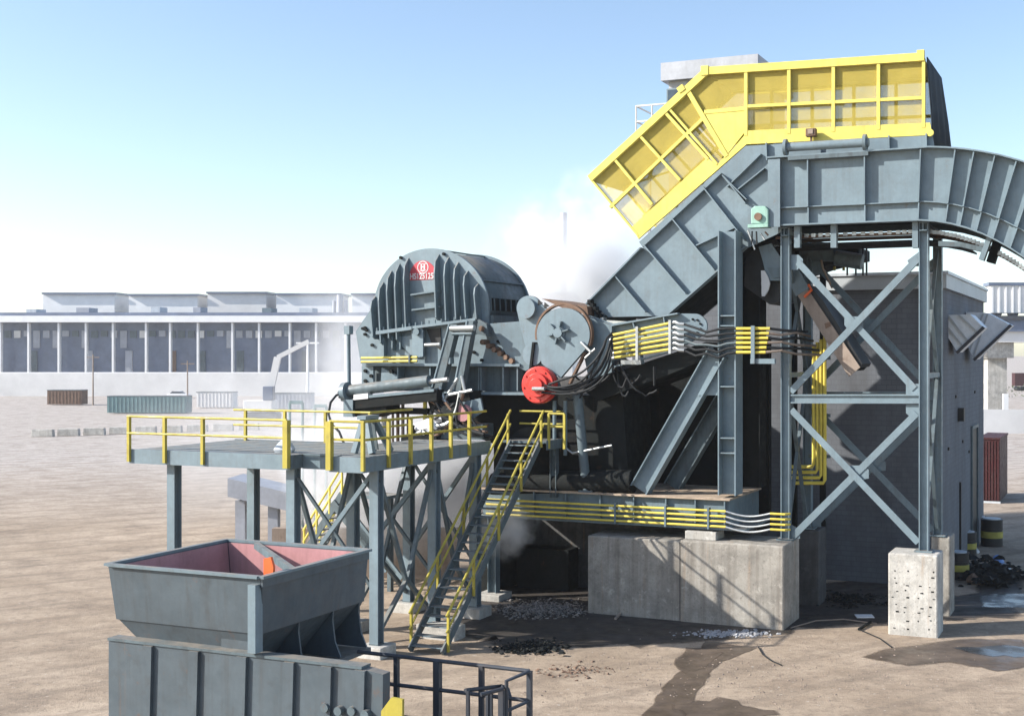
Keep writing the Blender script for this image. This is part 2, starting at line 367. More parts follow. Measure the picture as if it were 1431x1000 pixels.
# scattered chips and crumbs: uncountable
def crumbs(name, label, px0, px1, py0, py1, n, smin, smax, mat, hump=0):
    m = MB(I)
    for _ in range(n):
        gx, gy = random.gauss(0, .42), random.gauss(0, .42)
        if n < 700 or abs(gx) > 1.3 or abs(gy) > 1.05: gx, gy = (random.uniform(-1, 1), random.uniform(-1, 1)) if n == 700 or n == 1500 else (max(-1.3, min(1.3, gx)), max(-1.05, min(1.05, gy)))
        p = G((px0+px1)/2+gx*(px1-px0)/2, (py0+py1)/2+gy*(py1-py0)/2); s = random.uniform(smin, smax)*random.uniform(.5, 1)
        rx, ry = random.uniform(.5, 1.5), random.uniform(.5, 1.5); a = random.uniform(0, 6.28); z0 = random.random()**2*hump
        ca, sa = math.cos(a), math.sin(a); pts = []
        for i, j, k in ((-1, -1, 0), (1, -.7, 0), (.8, 1, 0), (-1, .8, 0), (-.5, -.4, .8), (.6, -.3, .6), (.4, .5, .9), (-.6, .4, .5)):
            x, y = i*s*rx, j*s*ry; pts.append((p.x+x*ca-y*sa, p.y+x*sa+y*ca, .006+z0+k*s*.8))
        m.add(pts, [(4, 5, 6, 7), (0, 1, 5, 4), (1, 2, 6, 5), (2, 3, 7, 6), (3, 0, 4, 7), (0, 3, 2, 1)])
    return tag(m.build(name, mat, loc=(0, 0, 0)), label, None, None, 'stuff')
crumbs('scrap_chips', 'loose metal chips spread on the dark ground under the machine', 690, 825, 838, 866, 1500, .02, .07, 'scrap', .10)
crumbs('scrap_chips', 'dark scrap heap on the tan ground right of the steel stair', 690, 795, 896, 916, 520, .02, .10, 'blackish', .09)
crumbs('scrap_chips', 'thin scatter of brown scrap on the open tan ground', 745, 860, 925, 950, 160, .012, .06, 'rust', .02)
crumbs('pebbles', 'small stones strewn over the open yard', 640, 1431, 880, 1000, 700, .008, .035, 'rustlt', 0)
crumbs('rubble', 'dark rubble along the foot of the block building', 1130, 1240, 828, 850, 260, .03, .12, 'blackish', .1)
crumbs('residue', 'white powdery residue at the foot of the concrete pedestal', 955, 1085, 880, 891, 420, .02, .08, 'foam', .006)

# ================================================================== CONCRETE
t = MB(); t.prism(US([(820, 753), (1095, 767)], 0)[:1] + [(0, 2.72)] + [(0, 0), (U(820, 753, 0)[0], 0)], 0, 2.0)
uL = U(820, 753, 0)[0]
t = MB(); t.box(uL, -3.6, .06, 2.0, -.2, 2.70); t.box(-3.6, 0, 0, 2.05, -.2, 2.74)
tag(t.build('concrete_pedestal', 'conc', bevel=.05), 'long stained concrete pedestal carrying the steel base frame', 'pedestal')
pr = [o for o in COL.objects if o.name == 'concrete_pedestal'][0]
for px in (950,):
    x = U(px, 800, 0)[0]; m = MB(); m.box(x-.008, x+.008, -.008, -.001, .05, 2.66); o_ = m.build('formwork_seam', 'concdk', loc=pr.location); o_.location = (0, 0, 0); o_.parent = pr
# foot blocks under the base frame
b = MB(); p0, p1 = U(960, 745, .5)[0], U(1003, 745, .5)[0]; b.box(p0, p1, .3, 1.2, 2.742, 3.02)
tag(b.build('bearing_block', 'conc2', bevel=.02), 'small pale block between the base frame and the concrete pedestal', 'block')
u0, z0 = U(1243, 768, 1.0); u1, _ = U(1312, 768, 1.0)
b = MB(); b.box(u0, u1, .75, 2.0, -.2, 2.62)
pd = b.build('concrete_pedestal', 'conc2', bevel=.05)
tag(pd, 'narrow pitted white concrete pedestal under the right front tower leg', 'pedestal')
m = MB()
for i in range(4):
    for k in range(9):
        uu = u0+(u1-u0)*(.12+.25*i)+random.uniform(-.09, .07); zz = .25+.23*k+random.uniform(-.06, .06)
        if random.random() < .12: continue
        m.box(uu, uu+random.uniform(.03, .10), .742, .76, zz, zz+random.uniform(.02, .05))
root_pd = pd
me_ = m.build('tie_holes', 'blackish', loc=pd.location); me_.location = (0, 0, 0); me_.parent = pd
u2, _ = U(1306, 740, 5.0); u3, _ = U(1330, 740, 5.0)
b = MB(); b.box(u2, u3+.05, 4.2, 5.4, -.2, 2.72)
tag(b.build('concrete_pedestal', 'conc', bevel=.05), 'grey concrete pedestal behind the pitted white one, beside the barrels', 'pedestal')
u2, _ = U(1116, 740, 4.4); u3, _ = U(1146, 740, 4.4)
b = MB(); b.box(u2, u3, 4.2, 5.4, -.2, 2.7)
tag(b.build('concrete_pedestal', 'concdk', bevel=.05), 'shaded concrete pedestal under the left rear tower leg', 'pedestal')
def footing(u, v, s, h, label, mat='conc2'):
    b = MB(); b.box(u-s, u+s, v-s, v+s, -.2, h)
    tag(b.build('footing', mat, bevel=.03), label, 'footing', 'small concrete footings')

# ================================================================== BLOCK BUILDING
bu1, bv = 3.78, 9.4
bz = 11.55
B = thing('block_building', 'dark grey block building with metal roof fascia behind the steel tower', 'building', (bu1-7, bv+6, 0))
m = MB(); L = -9.2; D = 14.0
def wallquad(m_, uvs, a, b_, z0, z1): pass
m.box(L, bu1, bv, bv+D, 0, bz)
w = m.build('wall', 'block', B)
uvl = w.data.uv_layers.new(name='UVMap')
for pf in w.data.polygons:
    for li in pf.loop_indices:
        c = w.data.vertices[w.data.loops[li].vertex_index].co + Vector(B['_w']); q = toM(c)
        uvl.data[li].uv = (q[0]+q[1], c.z)
m = MB(); m.box(L-.15, bu1+.15, bv-.15, bv+D+.15, bz, bz+.55); m.build('roof_fascia', 'fascia', B)
m = MB(); m.box(L-.22, bu1+.22, bv-.22, bv+D+.22, bz+.55, bz+.66); m.build('roof_edge', 'galv', B)
# doorway on the right wall
def rw(v0, v1, z0, z1, name, mat, th=.03): m = MB(); m.box(bu1+.002, bu1+th, bv+v0, bv+v1, z0, z1); return m.build(name, mat, B)
rw(8.9, 11.0, 0, 5.6, 'door', 'black', .02)
m = MB(); m.box(bu1, bu1+.09, bv+8.75, bv+8.9, 0, 5.75); m.box(bu1, bu1+.09, bv+11, bv+11.15, 0, 5.75); m.box(bu1, bu1+.09, bv+8.9, bv+11, 5.6, 5.75); m.build('door_frame', 'greydk', B)
rw(4.8, 4.9, 0, 3.6, 'conduit', 'black', .08)
m = MB(); m.box(bu1, bu1+.25, bv+4.3, bv+4.7, 4.0+2.2, 6.75); m.build('meter_box', 'black', B)
for k in range(5):
    v = bv+1.3+k*2.2; z = random.choice((5.2, 7.2, 4.6)); m = MB(); m.box(bu1, bu1+.06, v, v+.15, z, z+.12); m.build('wall_fitting', 'black', B)
# two sheet metal vent hoods hanging from the right wall
def hood(dv, wd, cheek, seams, edge, label):
    v = bv+dv; P_ = US(cheek, v); T_ = thing('vent_hood', label, 'vent hood', (bu1, v+wd/2, min(z for _, z in P_)), 'sheet metal vent hoods')
    m = MB(); m.prism(P_, v, v+wd); m.build('shell', 'galvlt', T_)
    for a, b_ in seams:
        A_, B_ = Vector(Q(a[0], a[1], v-.02)), Vector(Q(b_[0], b_[1], v-.02)); m = MB(); m.beam(A_, B_, .05, .07, (0, 1, 0)); m.build('seam', 'fascia', T_)
    A_, B_ = Vector(Q(*edge[0], v-.02)), Vector(Q(*edge[1], v-.02)); m = MB(); m.beam(A_, B_, .09, .12, (0, 1, 0)); m.build('lip', 'darkrail', T_)
    m = MB(); A_, B_ = Vector(Q(*edge[0], v+wd)), Vector(Q(*edge[1], v+wd)); m.beam(A_, B_, .09, .12, (0, 1, 0)); m.build('lip', 'darkrail', T_)
hood(1.5, 1.6, [(1324, 440), (1356, 439), (1374, 457), (1338, 492), (1324, 470)], [((1325, 441), (1352, 476)), ((1325, 458), (1345, 483)), ((1340, 440), (1366, 464))], ((1375, 457), (1337, 493)), 'ribbed sheet metal vent hood nearer the wall corner of the block building')
hood(6.6, 1.8, [(1350, 436), (1380, 437), (1412, 454), (1362, 502), (1350, 480)], [((1380, 439), (1360, 500)), ((1374, 438), (1355, 490))], ((1413, 454), (1361, 503)), 'plain sheet metal vent hood further back on the block building wall')
# low annex wall behind the machine
m = MB(); m.box(U(712, 600, 12)[0], L-.003, 11, 17, 0, 7.9)
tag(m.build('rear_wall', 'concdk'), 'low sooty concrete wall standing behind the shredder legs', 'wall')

# control cabin on the roof
cv = 9.0; ca = U(925, 100, cv)[0]; cb = U(1050, 100, cv)[0]; ct = U(985, 92, cv)[1]; cz0 = bz+.661
C = thing('control_cabin', 'grey clad control cabin rising behind the yellow hood', 'cabin', ((ca+cb)/2, cv+3, cz0))
m = MB(); m.box(ca+.1, cb-.1, cv+.55, cv+5.5, cz0, ct-.4); m.build('wall', 'cabin', C)
m = MB(); m.box(ca-.15, cb+.2, cv+.25, cv+5.9, ct-.4, ct+.35); m.build('roof', 'cabin', C)
wx0, wz0 = U(932, 150, cv+.55); wx1, wz1 = U(975, 121, cv+.55)
m = MB(); m.box(wx0, wx1, cv+.50, cv+.56, wz0, wz1); wi = m.build('window_frame', 'greyclean', C)
m = MB(); m.box(wx0+.06, wx1-.06, cv+.48, cv+.51, wz0+.06, wz1-.06); m.build('pane', 'glass', C, wi)
lz = U(900, 187, cv)[1]; lx = U(880, 187, cv)[0]
m = MB(); m.box(lx, ca+.095, cv+.6, cv+3.5, lz-.15, lz); m.build('landing', 'cabin', C)
rail_h = U(900, 143, cv)[1]-lz
for i, (x, y) in enumerate(((lx, cv+.65), ((lx+ca)/2, cv+.65), (lx, cv+3.4))):
    m = MB(); m.cyl((x+.03, y, lz), (x+.03, y, lz+rail_h), .035, 8); m.build('rail_post', 'offwhite', C)
for f in (1, .5):
    m = MB(); m.tube([(ca+.1, cv+.65, lz+rail_h*f), (lx+.03, cv+.65, lz+rail_h*f), (lx+.03, cv+3.4, lz+rail_h*f)], .04, 8); m.build('handrail', 'offwhite', C)
m = MB(); m.box(lx+.5, lx+.62, cv+.8, cv+.92, cz0, lz-.15); m.build('landing_leg', 'cabin', C)

# ================================================================== BASE FRAME
bf0 = .5; ur = U(1020, 697, bf0)[0]; zt = U(1020, 697, bf0)[1]; zb = U(1020, 741, bf0)[1]; ul = U(672, 690, bf0)[0]
BF = thing('base_frame', 'long grey steel base frame beneath the shredder on the concrete pedestal', 'base frame', ((ul+ur)/2, 2.5, zb))
m = MB(); m.box(ul, ur-.05, bf0+.18, bf0+3.6, zb+.08, zt-.06); m.build('girder', 'grey', BF)
m = MB(); m.box(ul-.1, ur, bf0-.02, bf0+3.75, zt-.06, zt); m.build('top_plate', 'tan', BF)
m = MB(); m.box(ul-.1, ur+.55, bf0-.02, bf0+3.75, zb, zb+.07); m.build('bottom_plate', 'grey', BF)
for px in (745, 790, 838, 885, 930, 971, 1012):
    x = U(px, 700, bf0)[0]; m = MB(); m.box(x-.02, x+.02, bf0+.02, bf0+.18, zb+.07, zt-.06); m.build('stiffener', 'grey', BF)
# posts carrying the base over the gap at left
for px, v in ((690, 1.0), (690, 3.4)):
    x = U(px, 800, v)[0]; m = MB(); m.ibeam((x, v, .25), (x, v, zb), .34, .34, .03); m.build('leg', 'grey', BF)
    footing(x, v, .5, .24, 'concrete footing under the %s leg at the left end of the base frame' % ('front' if v < 2 else 'rear'))
m = MB(); x0 = U(722, 700, 4.3)[0]; m.box(x0, ur-.4, 4.27, 6.5, .0, zb+.5)
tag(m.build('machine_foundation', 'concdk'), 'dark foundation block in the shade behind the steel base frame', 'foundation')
m = MB(); x0 = U(684, 800, 1.6)[0]; m.box(x0-.3, x0, 1.5, 6.4, 0, zb-.01)  # panel added to stop sun from the left entering the pit
tag(m.build('pit_sun_block', 'blackish'), 'sooty panel added at the left to keep sun out of the pit under the base frame', 'wall')
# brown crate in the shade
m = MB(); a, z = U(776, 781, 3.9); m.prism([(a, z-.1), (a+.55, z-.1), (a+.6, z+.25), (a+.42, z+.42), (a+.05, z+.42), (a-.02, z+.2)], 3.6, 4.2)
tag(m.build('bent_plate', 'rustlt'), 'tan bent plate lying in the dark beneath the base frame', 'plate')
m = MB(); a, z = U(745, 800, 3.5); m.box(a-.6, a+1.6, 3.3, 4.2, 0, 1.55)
tag(m.build('sump_box', 'blackish'), 'dark steel box in the shade beneath the base frame', 'box')

m = MB(); m.prism(US([(868, 520), (1046, 470), (1075, 470), (1075, 740), (868, 740)], 5.0), 5.0, 5.3)  # dark backing added to fill in deep shade behind the struts
tag(m.build('shade_panel', 'blackish'), 'sooty panel added for deep shade behind the diagonal struts', 'wall')
# yellow pipe bundle along base frame, hoses at right end
PB = thing('pipe_bundle', 'four yellow hydraulic pipes running along the base frame with grey hose ends', 'pipes', ((ul+ur)/2, .35, zb))
for k in range(4):
    z = U(1012, 714+7.2*k, .36)[1]
    m = MB(); m.tube([(ul+.3, .36, z), (ur-.1, .36, z)], .04, 8); m.build('pipe', 'pipe', PB, smooth=True)
    m = MB(); xs = [ur-.1+.14*i for i in range(12)]
    hp = [(x, .36, z-.13*math.sin(min(1, i/11)*math.pi)*(1 if i < 12 else 0)-.02*i/11*0) for i, x in enumerate(xs)]
    m.tube(hp, .035, 8); m.build('hose', 'fit', PB, smooth=True)
    m = MB(); m.tube([(xs[-1], .36, z), (xs[-1]+.5, .36, z), (xs[-1]+.62, .55, z)], .04, 8); m.build('pipe', 'pipe', PB, smooth=True)
for px in (860, 930, 990):
    x = U(px, 720, .36)[0]; m = MB(); m.box(x-.03, x+.03, .30, .52, U(1012, 740, .36)[1], U(1012, 710, .36)[1]); m.build('clamp', 'grey', PB)

# ================================================================== COLUMNS AND STRUTS
def hcol(name, label, pxl, pxr, pyt, pyb, v0, dep, stiff, mat='grey', t=.045):
    ua, zb_ = U(pxl, pyb, v0); ub, zt_ = U(pxr, pyt, v0)
    zt_ = U((pxl+pxr)/2, pyt, v0)[1]; zb_ = U((pxl+pxr)/2, pyb, v0)[1]
    T_ = thing(name, label, 'column', ((ua+ub)/2, v0+dep/2, zb_))
    m = MB(); m.box(ua, ua+t, v0, v0+dep, zb_, zt_); m.build('flange', mat, T_)
    m = MB(); m.box(ub-t, ub, v0, v0+dep, zb_, zt_); m.build('flange', mat, T_)
    m = MB(); m.box(ua+t, ub-t, v0+dep*.5, v0+dep*.5+.03, zb_, zt_); m.build('web', mat, T_)
    for py in stiff:
        z = U((pxl+pxr)/2, py, v0)[1]; m = MB(); m.box(ua+t, ub-t, v0+.03, v0+dep*.5, z-.02, z+.02); m.build('stiffener', mat, T_)
    return T_, ua, ub, zb_, zt_
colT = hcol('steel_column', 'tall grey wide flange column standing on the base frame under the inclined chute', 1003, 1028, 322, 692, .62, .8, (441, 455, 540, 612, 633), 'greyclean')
hcol('steel_column', 'shaded dark column standing behind the tall front column', 1032, 1062, 345, 680, 2.6, .8, (), 'blackish')
S = thing('diagonal_strut', 'pale grey diagonal beam from the base frame up to the tall column', 'strut', Q(890, 690, .95))
p, q = Q(895, 684, .85), Q(1004, 492, .85)
m = MB(); m.ibeam(p, q, .68, .5, .04, (1, 0, 0)); m.build('beam', 'greyclean', S)
gz = US([(975, 552), (1003, 552), (1003, 505), (1000, 505)], .80); m = MB(); m.prism(gz, .78, .82); m.build('gusset', 'greyclean', S)
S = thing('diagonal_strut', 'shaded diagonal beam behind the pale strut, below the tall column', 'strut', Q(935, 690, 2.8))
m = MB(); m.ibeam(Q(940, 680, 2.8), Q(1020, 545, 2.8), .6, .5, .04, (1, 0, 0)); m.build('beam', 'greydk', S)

# ================================================================== SHREDDER
SV = 1.0
Sh = thing('shredder', 'massive round ribbed grey shredder housing with red emblem plate', 'shredder', (U(600, 560, 2.5)[0], 2.7, zt))
dc = (602.5, 430); RX, RY = 80, 83
outline = [(504, 508), (497, 463), (510, 444), (523, 425)] + arc(dc, RX, RY, 172, 4, 40) + [(683, 452), (738, 448), (764, 500), (750, 512), (722, 509)]
m = MB(); m.prism(US(outline, SV), SV, SV+.1); m.build('front_plate', 'greyclean', Sh)
rear = [(500, 500)] + arc(dc, RX, RY, 176, 0, 40) + [(684, 508)]
rp = US([(523, 508)] + arc(dc, RX+1, RY+1, 180, 0, 44) + [(683, 508)], SV)
m = MB(); m.prism(rp, SV+3.3, SV+3.4); m.build('rear_plate', 'greyclean', Sh)
# rim bars of the drum ends
cu, cz = U(dc[0], dc[1], SV); ru = U(dc[0]+RX, dc[1], SV)[0]-cu; ru = (U(dc[0]+RX, dc[1], SV)[0]-U(dc[0]-RX, dc[1], SV)[0])/2
rz = U(dc[0], dc[1]-RY, SV)[1]-cz
def ell(k, a): return (cu+ru*k*math.cos(R(a)), cz+rz*k*math.sin(R(a)))
m = MB(); n = 40; A = [-8+(196)*i/n for i in range(n+1)]
pts = []; fs = []
for a in A:
    for k, v in ((.955, SV+.1), (.955, SV+3.3)):
        x, z = ell(k, a); pts.append((x, v, z))
for i in range(n): fs.append((2*i, 2*i+1, 2*i+3, 2*i+2))
m.add(pts, fs); dcv = m.build('drum_cover', 'greydk', Sh, smooth=True)  # dark tone paints in the shade on the drum's right side
so = dcv.modifiers.new('t', 'SOLIDIFY'); so.thickness = .04
for a in (80, 27, 112):
    x, z = ell(.962, a); x2, z2 = ell(.99, a); m = MB(); m.beam(((x+x2)/2, SV+.1, (z+z2)/2), ((x+x2)/2, SV+3.3, (z+z2)/2), .06, .05, (x2-x, 0, z2-z)); m.build('seam_bar', 'greydk', Sh)
m = MB(); x, z = ell(.985, 9); x2, z2 = ell(.985, -3); m.prism([(x, z), (x2, z2), (x2-.08, z2), (x-.08, z)], SV+.4, SV+3.0); m.build('hatch', 'blackish', Sh)
for k in range(7):
    v = SV+.4+2.6*k/6; m = MB(); m.beam(ell(1.0, 8.5)[:1]+(v,)+ell(1.0, 8.5)[1:], ell(1.0, -3)[:1]+(v,)+ell(1.0, -3)[1:], .03, .05); m.build('hatch_bar', 'greydk', Sh)
# body behind the front plate
m = MB(); bp = US([(508, 507), (503, 465), (520, 440), (690, 440), (690, 453), (735, 453), (755, 500), (720, 507)], SV+.1); m.prism(bp, SV+.1, SV+3.28); m.build('body', 'greydk', Sh)
# ribs
ribs = [(523.8, 414, 474), (534.8, 394, 482), (546.3, 378, 476), (557.5, 368, 478), (570, 360, 462), (612.5, 355, 448), (626, 359, 452), (639.5, 366, 450), (653, 378, 448), (667.5, 396, 450)]
sk = [2.0, 1.8, 1.6, 1.5, 1.3, 1.0, 1.2, 1.5, 1.8, 2.0]
for (px, yt, yb), kx in zip(ribs, sk):
    ua, za = U(px, yt, SV); ub, zb_ = U(px+kx+.8*3, yb, SV)
    d = .40
    m = MB(); t_ = .05
    pts = []
    for s_ in (0, t_):
        pts += [(ua+s_, SV-.002, za), (ua+(ub-ua)*.12+s_, SV-d*.75, za-(za-zb_)*.12), (ua+(ub-ua)*.3+s_, SV-d, za-(za-zb_)*.3), (ub+s_, SV-d, zb_+.1), (ub+s_, SV-d*.6, zb_), (ub+s_, SV-.002, zb_)]
    m.add(pts, [(0, 1, 2, 3, 4, 5), (11, 10, 9, 8, 7, 6)]+[(i, i+6, (i+1) % 6+6, (i+1) % 6) for i in range(6)])
    m.build('rib', 'grey', Sh)
def bar2(root, name, a, b, w, v0, v1, mat, label=None):
    (ua, za), (ub, zb_) = U(a[0], a[1], v0), U(b[0], b[1], v0)
    m = MB(); m.prism([(ua, za-w/2), (ub, zb_-w/2), (ub, zb_+w/2), (ua, za+w/2)], v0, v1); return m.build(name, mat, root, label=label)
bar2(Sh, 'clamp_flange', (525, 465), (575, 458), .13, SV-.42, SV-.003, 'greyclean')
bar2(Sh, 'clamp_flange', (575, 457.5), (664, 446), .10, SV-.40, SV-.003, 'greyclean')
for i in range(16):
    f = i/15; px, py = 527+(662-527)*f, 461-(461-442.5)*f
    c = Q(px, py, SV-.3); m = MB(); m.cyl((c[0], c[1], c[2]-.05), (c[0], c[1], c[2]+.09), .035, 6); m.build('bolt', 'grey', Sh)
bar2(Sh, 'shelf', (573, 412), (612, 406), .06, SV-.28, SV-.003, 'grey')
bar2(Sh, 'shelf', (575, 433), (614, 428), .06, SV-.28, SV-.003, 'grey')
# lower plates left
for px, y0, y1 in ((540, 472, 500), (552, 470, 490), (563, 470, 488)):
    a = U(px, y0, SV); b_ = U(px, y1, SV); m = MB(); m.box(a[0], a[0]+.05, SV-.25, SV-.003, b_[1], a[1]); m.build('lower_rib', 'grey', Sh)
m = MB(); m.prism(US([(556, 478), (575, 497), (583, 497), (583, 468), (560, 470)], SV-.14), SV-.14, SV-.06); m.build('gusset', 'greyclean', Sh)
m = MB(); m.prism(US(arc((583, 463), 8, 8, 180, 0, 12)+[(591, 498), (578, 500)], SV-.3), SV-.3, SV-.2); m.build('lug', 'greyclean', Sh)
c = Q(583.5, 463.5, SV-.3); m = MB(); m.cyl((c[0], c[1]-.12, c[2]), (c[0], c[1], c[2]), .13, 20); m.build('lug_pin', 'grey', Sh, smooth=True)
m = MB(); m.prism(US([(597, 460), (616, 458), (617, 490), (603, 478)], SV-.02), SV-.05, SV-.003); m.build('inspection_port', 'black', Sh)
m = MB(); m.cyl(Q(594, 482, SV-.35), Q(615, 481, SV-.35), .07, 12); m.build('cross_pin', 'fit', Sh, smooth=True)
# flange and lower housing
fl = (506, 509), (726, 510)
bar2(Sh, 'bottom_flange', fl[0], fl[1], .10, SV-.3, SV+3.2, 'greyclean')
m = MB(); m.prism(US([(508, 511), (724, 511), (740, 548), (508, 545)], SV+.25), SV+.25, SV+3.1); m.build('lower_housing', 'greydk', Sh)
for px in (555, 600, 640, 668, 671, 702, 722):
    a = U(px, 511, SV-.2); b_ = U(px, 546, SV-.2); m = MB(); m.box(a[0], a[0]+.05, SV-.2, SV+.25, b_[1], a[1]-.05); m.build('housing_stiffener', 'grey', Sh)
bar2(Sh, 'bottom_flange', (596, 549), (742, 550), .10, SV-.25, SV+3.1, 'greyclean')
m = MB(); m.prism(US([(506, 511), (522, 511), (522, 548), (506, 545)], SV-.1), SV-.12, SV-.02); m.build('end_plate', 'greyclean', Sh)
m = MB(); m.prism(US([(534, 513), (560, 526), (560, 545), (532, 545)], SV-.05), SV-.08, SV+.02); m.build('wear_plate', 'greyclean', Sh)
for px, py in ((511, 518), (519, 525), (511, 532), (547, 519), (549, 533), (519, 541)):
    c = Q(px, py, SV-.13); m = MB(); m.cyl((c[0], c[1]-.06, c[2]), (c[0], c[1]+.1, c[2]), .07, 10); m.build('bolt', 'blackish', Sh)
for px, py in ((508, 459), (511, 458), (513, 461), (521, 482), (511, 467), (692, 452), (697, 477), (722, 453), (663, 492), (674, 503), (655, 477), (537, 458), (621, 355), (561, 360)):
    c = Q(px, py, SV); m = MB(); m.cyl((c[0], c[1]-.09, c[2]), (c[0], c[1], c[2]), .06, 8); m.build('bolt', 'blackish', Sh)
# rusty keeper pins
for i in range(6):
    px, py = 680+8.0*i, 478+5.2*i; c = Q(px, py, SV); m = MB(); m.cyl((c[0], c[1]-.35, c[2]), (c[0]+.05, c[1]-.005, c[2]), .10, 10); m.build('keeper_pin', 'rust', Sh, smooth=True)
c = U(714, 476, SV); m = MB(); m.ring(c, .12, .17, SV-.14, SV-.003, 20); m.build('lifting_eye', 'grey', Sh)
# boss at right of drum with dark bracket
m = MB(); m.prism(US([(664, 430), (668, 445), (680, 452), (684, 470), (664, 466), (660, 448)], SV-.33), SV-.36, SV-.2); m.build('latch', 'greydk', Sh)
c = Q(674, 459, SV-.36); m = MB(); m.cyl((c[0], c[1]-.1, c[2]), (c[0], c[1], c[2]), .1, 14); m.build('latch_pin', 'rust', Sh)
# emblem
ev = SV-.012
em = US(arc((591.5, 389), 19.5, 25, 168, 12, 24)+[(611, 390), (572, 392)], SV)
m = MB(); m.prism(em, SV-.014, SV-.004); E = m.build('emblem', 'emred', Sh)
ec = U(591.3, 373.5, SV); k = U(600, 373, SV)[0]-U(591, 373, SV)[0]; er = k*.86
m = MB(); m.ring(ec, er*.86, er, SV-.022, SV-.013, 30); m.build('emblem_ring', 'emwhite', Sh, E)
def bx(x0, x1, z0, z1): m_.box(ec[0]+x0*er, ec[0]+x1*er, SV-.021, SV-.013, ec[1]+z0*er, ec[1]+z1*er)
m_ = MB(); bx(-.62, .62, .50, .60); bx(-.40, -.13, -.34, .44); bx(.13, .40, -.34, .44); bx(-.13, .13, -.02, .16)
m_.prism([(ec[0]-.66*er, ec[1]-.40*er), (ec[0]+.66*er, ec[1]-.40*er), (ec[0], ec[1]-.72*er)], SV-.021, SV-.013); m_.build('emblem_mark', 'emwhite', Sh, E)
def text_mesh(name, body, size, pos_uvz, mat, root, parent, width=None):
    cu_ = bpy.data.curves.new(name, 'FONT'); cu_.body = body; cu_.size = size; cu_.align_x = 'CENTER'; cu_.extrude = .004; cu_.offset = size*.02
    to = bpy.data.objects.new(name+'_tmp', cu_); COL.objects.link(to)
    bpy.context.view_layer.update()
    me = bpy.data.meshes.new_from_object(to.evaluated_get(bpy.context.evaluated_depsgraph_get()))
    bpy.data.objects.remove(to)
    xs = [v.co.x for v in me.vertices]; sx = (width/(max(xs)-min(xs))) if width else 1
    for v in me.vertices:
        w_ = M(pos_uvz[0]+v.co.x*sx, pos_uvz[1]-v.co.z, pos_uvz[2]+v.co.y)+M(pos_uvz[0]+v.co.x*sx, 0, 0)*0
        v.co = w_-Vector(root['_w'])
    me.materials.clear(); me.materials.append(MAT[mat])
    o_ = bpy.data.objects.new(name, me); COL.objects.link(o_); o_.parent = parent; return o_
ta = U(573, 390.5, SV); tb = U(606.5, 388.5, SV)
text_mesh('emblem_number', 'HS125125', .31, ((ta[0]+tb[0])/2, SV-.024, ta[1]+.01), 'emwhite', Sh, E, (tb[0]-ta[0])*.98)

# yellow pipes at the left foot of the drum
YP = thing('pipe_pair', 'two short yellow pipes along the lower left edge of the shredder', 'pipes', Q(545, 506, SV-.4))
for dy in (0, 5.2):
    m = MB(); m.tube([Q(505, 500+dy, SV-.42), Q(583, 499+dy, SV-.42)], .045, 8); m.build('pipe', 'pipe', YP, smooth=True)
m = MB(); a = Q(573, 507, SV-.42); m.box(a[0]-.03, a[0]+.03, SV-.5, SV-.303, a[2], a[2]+.3); m.build('clamp', 'greydk', YP)

# feed roll hinge arm
HA = thing('hinge_arm', 'pale grey hinge plate with round bosses at the right of the shredder', 'hinge arm', Q(745, 520, .7))
out = arc((739, 430), 17, 17, 190, 20, 20)+[(790, 452), (800, 500), (770, 520), (752, 522), (742, 513), (728, 460)]
m = MB(); m.prism(US(out, .62), .62, .75); m.build('plate', 'greyclean', HA)
for (px, py, r) in ((738.5, 431, 12.5), (748, 495, 14)):
    c = Q(px, py, .62); rr = r*(c[0]-U(px-1, py, .62)[0]); m = MB(); m.cyl((c[0], .40, c[2]), (c[0], .62, c[2]), rr, 30); m.build('boss', 'greyclean', HA, smooth=True)
for (px, py) in ((755, 423), (764, 427), (763, 502)):
    c = Q(px, py, .62); m = MB(); m.prism([(c[0]-.1, c[2]-.09), (c[0]+.12, c[2]-.02), (c[0]-.08, c[2]+.13)], .60, .617); m.build('slot', 'black', HA)
m = MB(); m.prism(US([(757, 417), (775, 420), (820, 428), (822, 440), (790, 432)], .9), .9, 3.6); m.build('roll_shell', 'rust', HA)
m = MB(); m.prism(US([(685, 452), (740, 448), (760, 505), (735, 518), (715, 509)], .80), .78, .97); m.build('backing_plate', 'grey', HA)

# chain guard
CG = thing('chain_guard', 'round pale grey chain guard with rusty rim beside the red motor', 'guard', Q(780, 525, .4))
gc = (787, 467); gr = 37
out = arc(gc, gr, gr, 190, -35, 40)+[(783, 528), (757, 508)]
m = MB(); m.prism(US(out, .25), .25, .42); m.build('plate', 'greyclean', CG)
c = U(gc[0], gc[1], .3); s1 = U(gc[0]+1, gc[1], .3)[0]-c[0]
m = MB(); m.ring(c, s1*37.2, s1*39.6, .28, .50, 46, -22, 190); m.build('chain', 'rust', CG)
m = MB(); e = Q(747.5, 478, .43); f = Q(742, 524, .43); m.beam(e, f, .26, .09, (0, 1, 0)); m.build('chain_run', 'blackish', CG)
m = MB(); e = Q(818, 492, .43); f = Q(796, 537, .43); m.beam(e, f, .2, .07, (0, 1, 0)); m.build('chain_run', 'rust', CG)
c = Q(782, 465, .25)
for r, v0, v1 in ((.24, .18, .25), (.17, .06, .18)):
    m = MB(); m.cyl((c[0], v0, c[2]), (c[0], v1, c[2]), r, 24); m.build('hub', 'greyclean', CG, smooth=True)
for k in range(6):
    a = R(60*k+15); m = MB(); m.beam((c[0]+.2*math.cos(a), .15, c[2]+.2*math.sin(a)), (c[0]+.42*math.cos(a), .15, c[2]+.42*math.sin(a)), .18, .05, (0, 1, 0)); m.build('hub_fin', 'grey', CG)
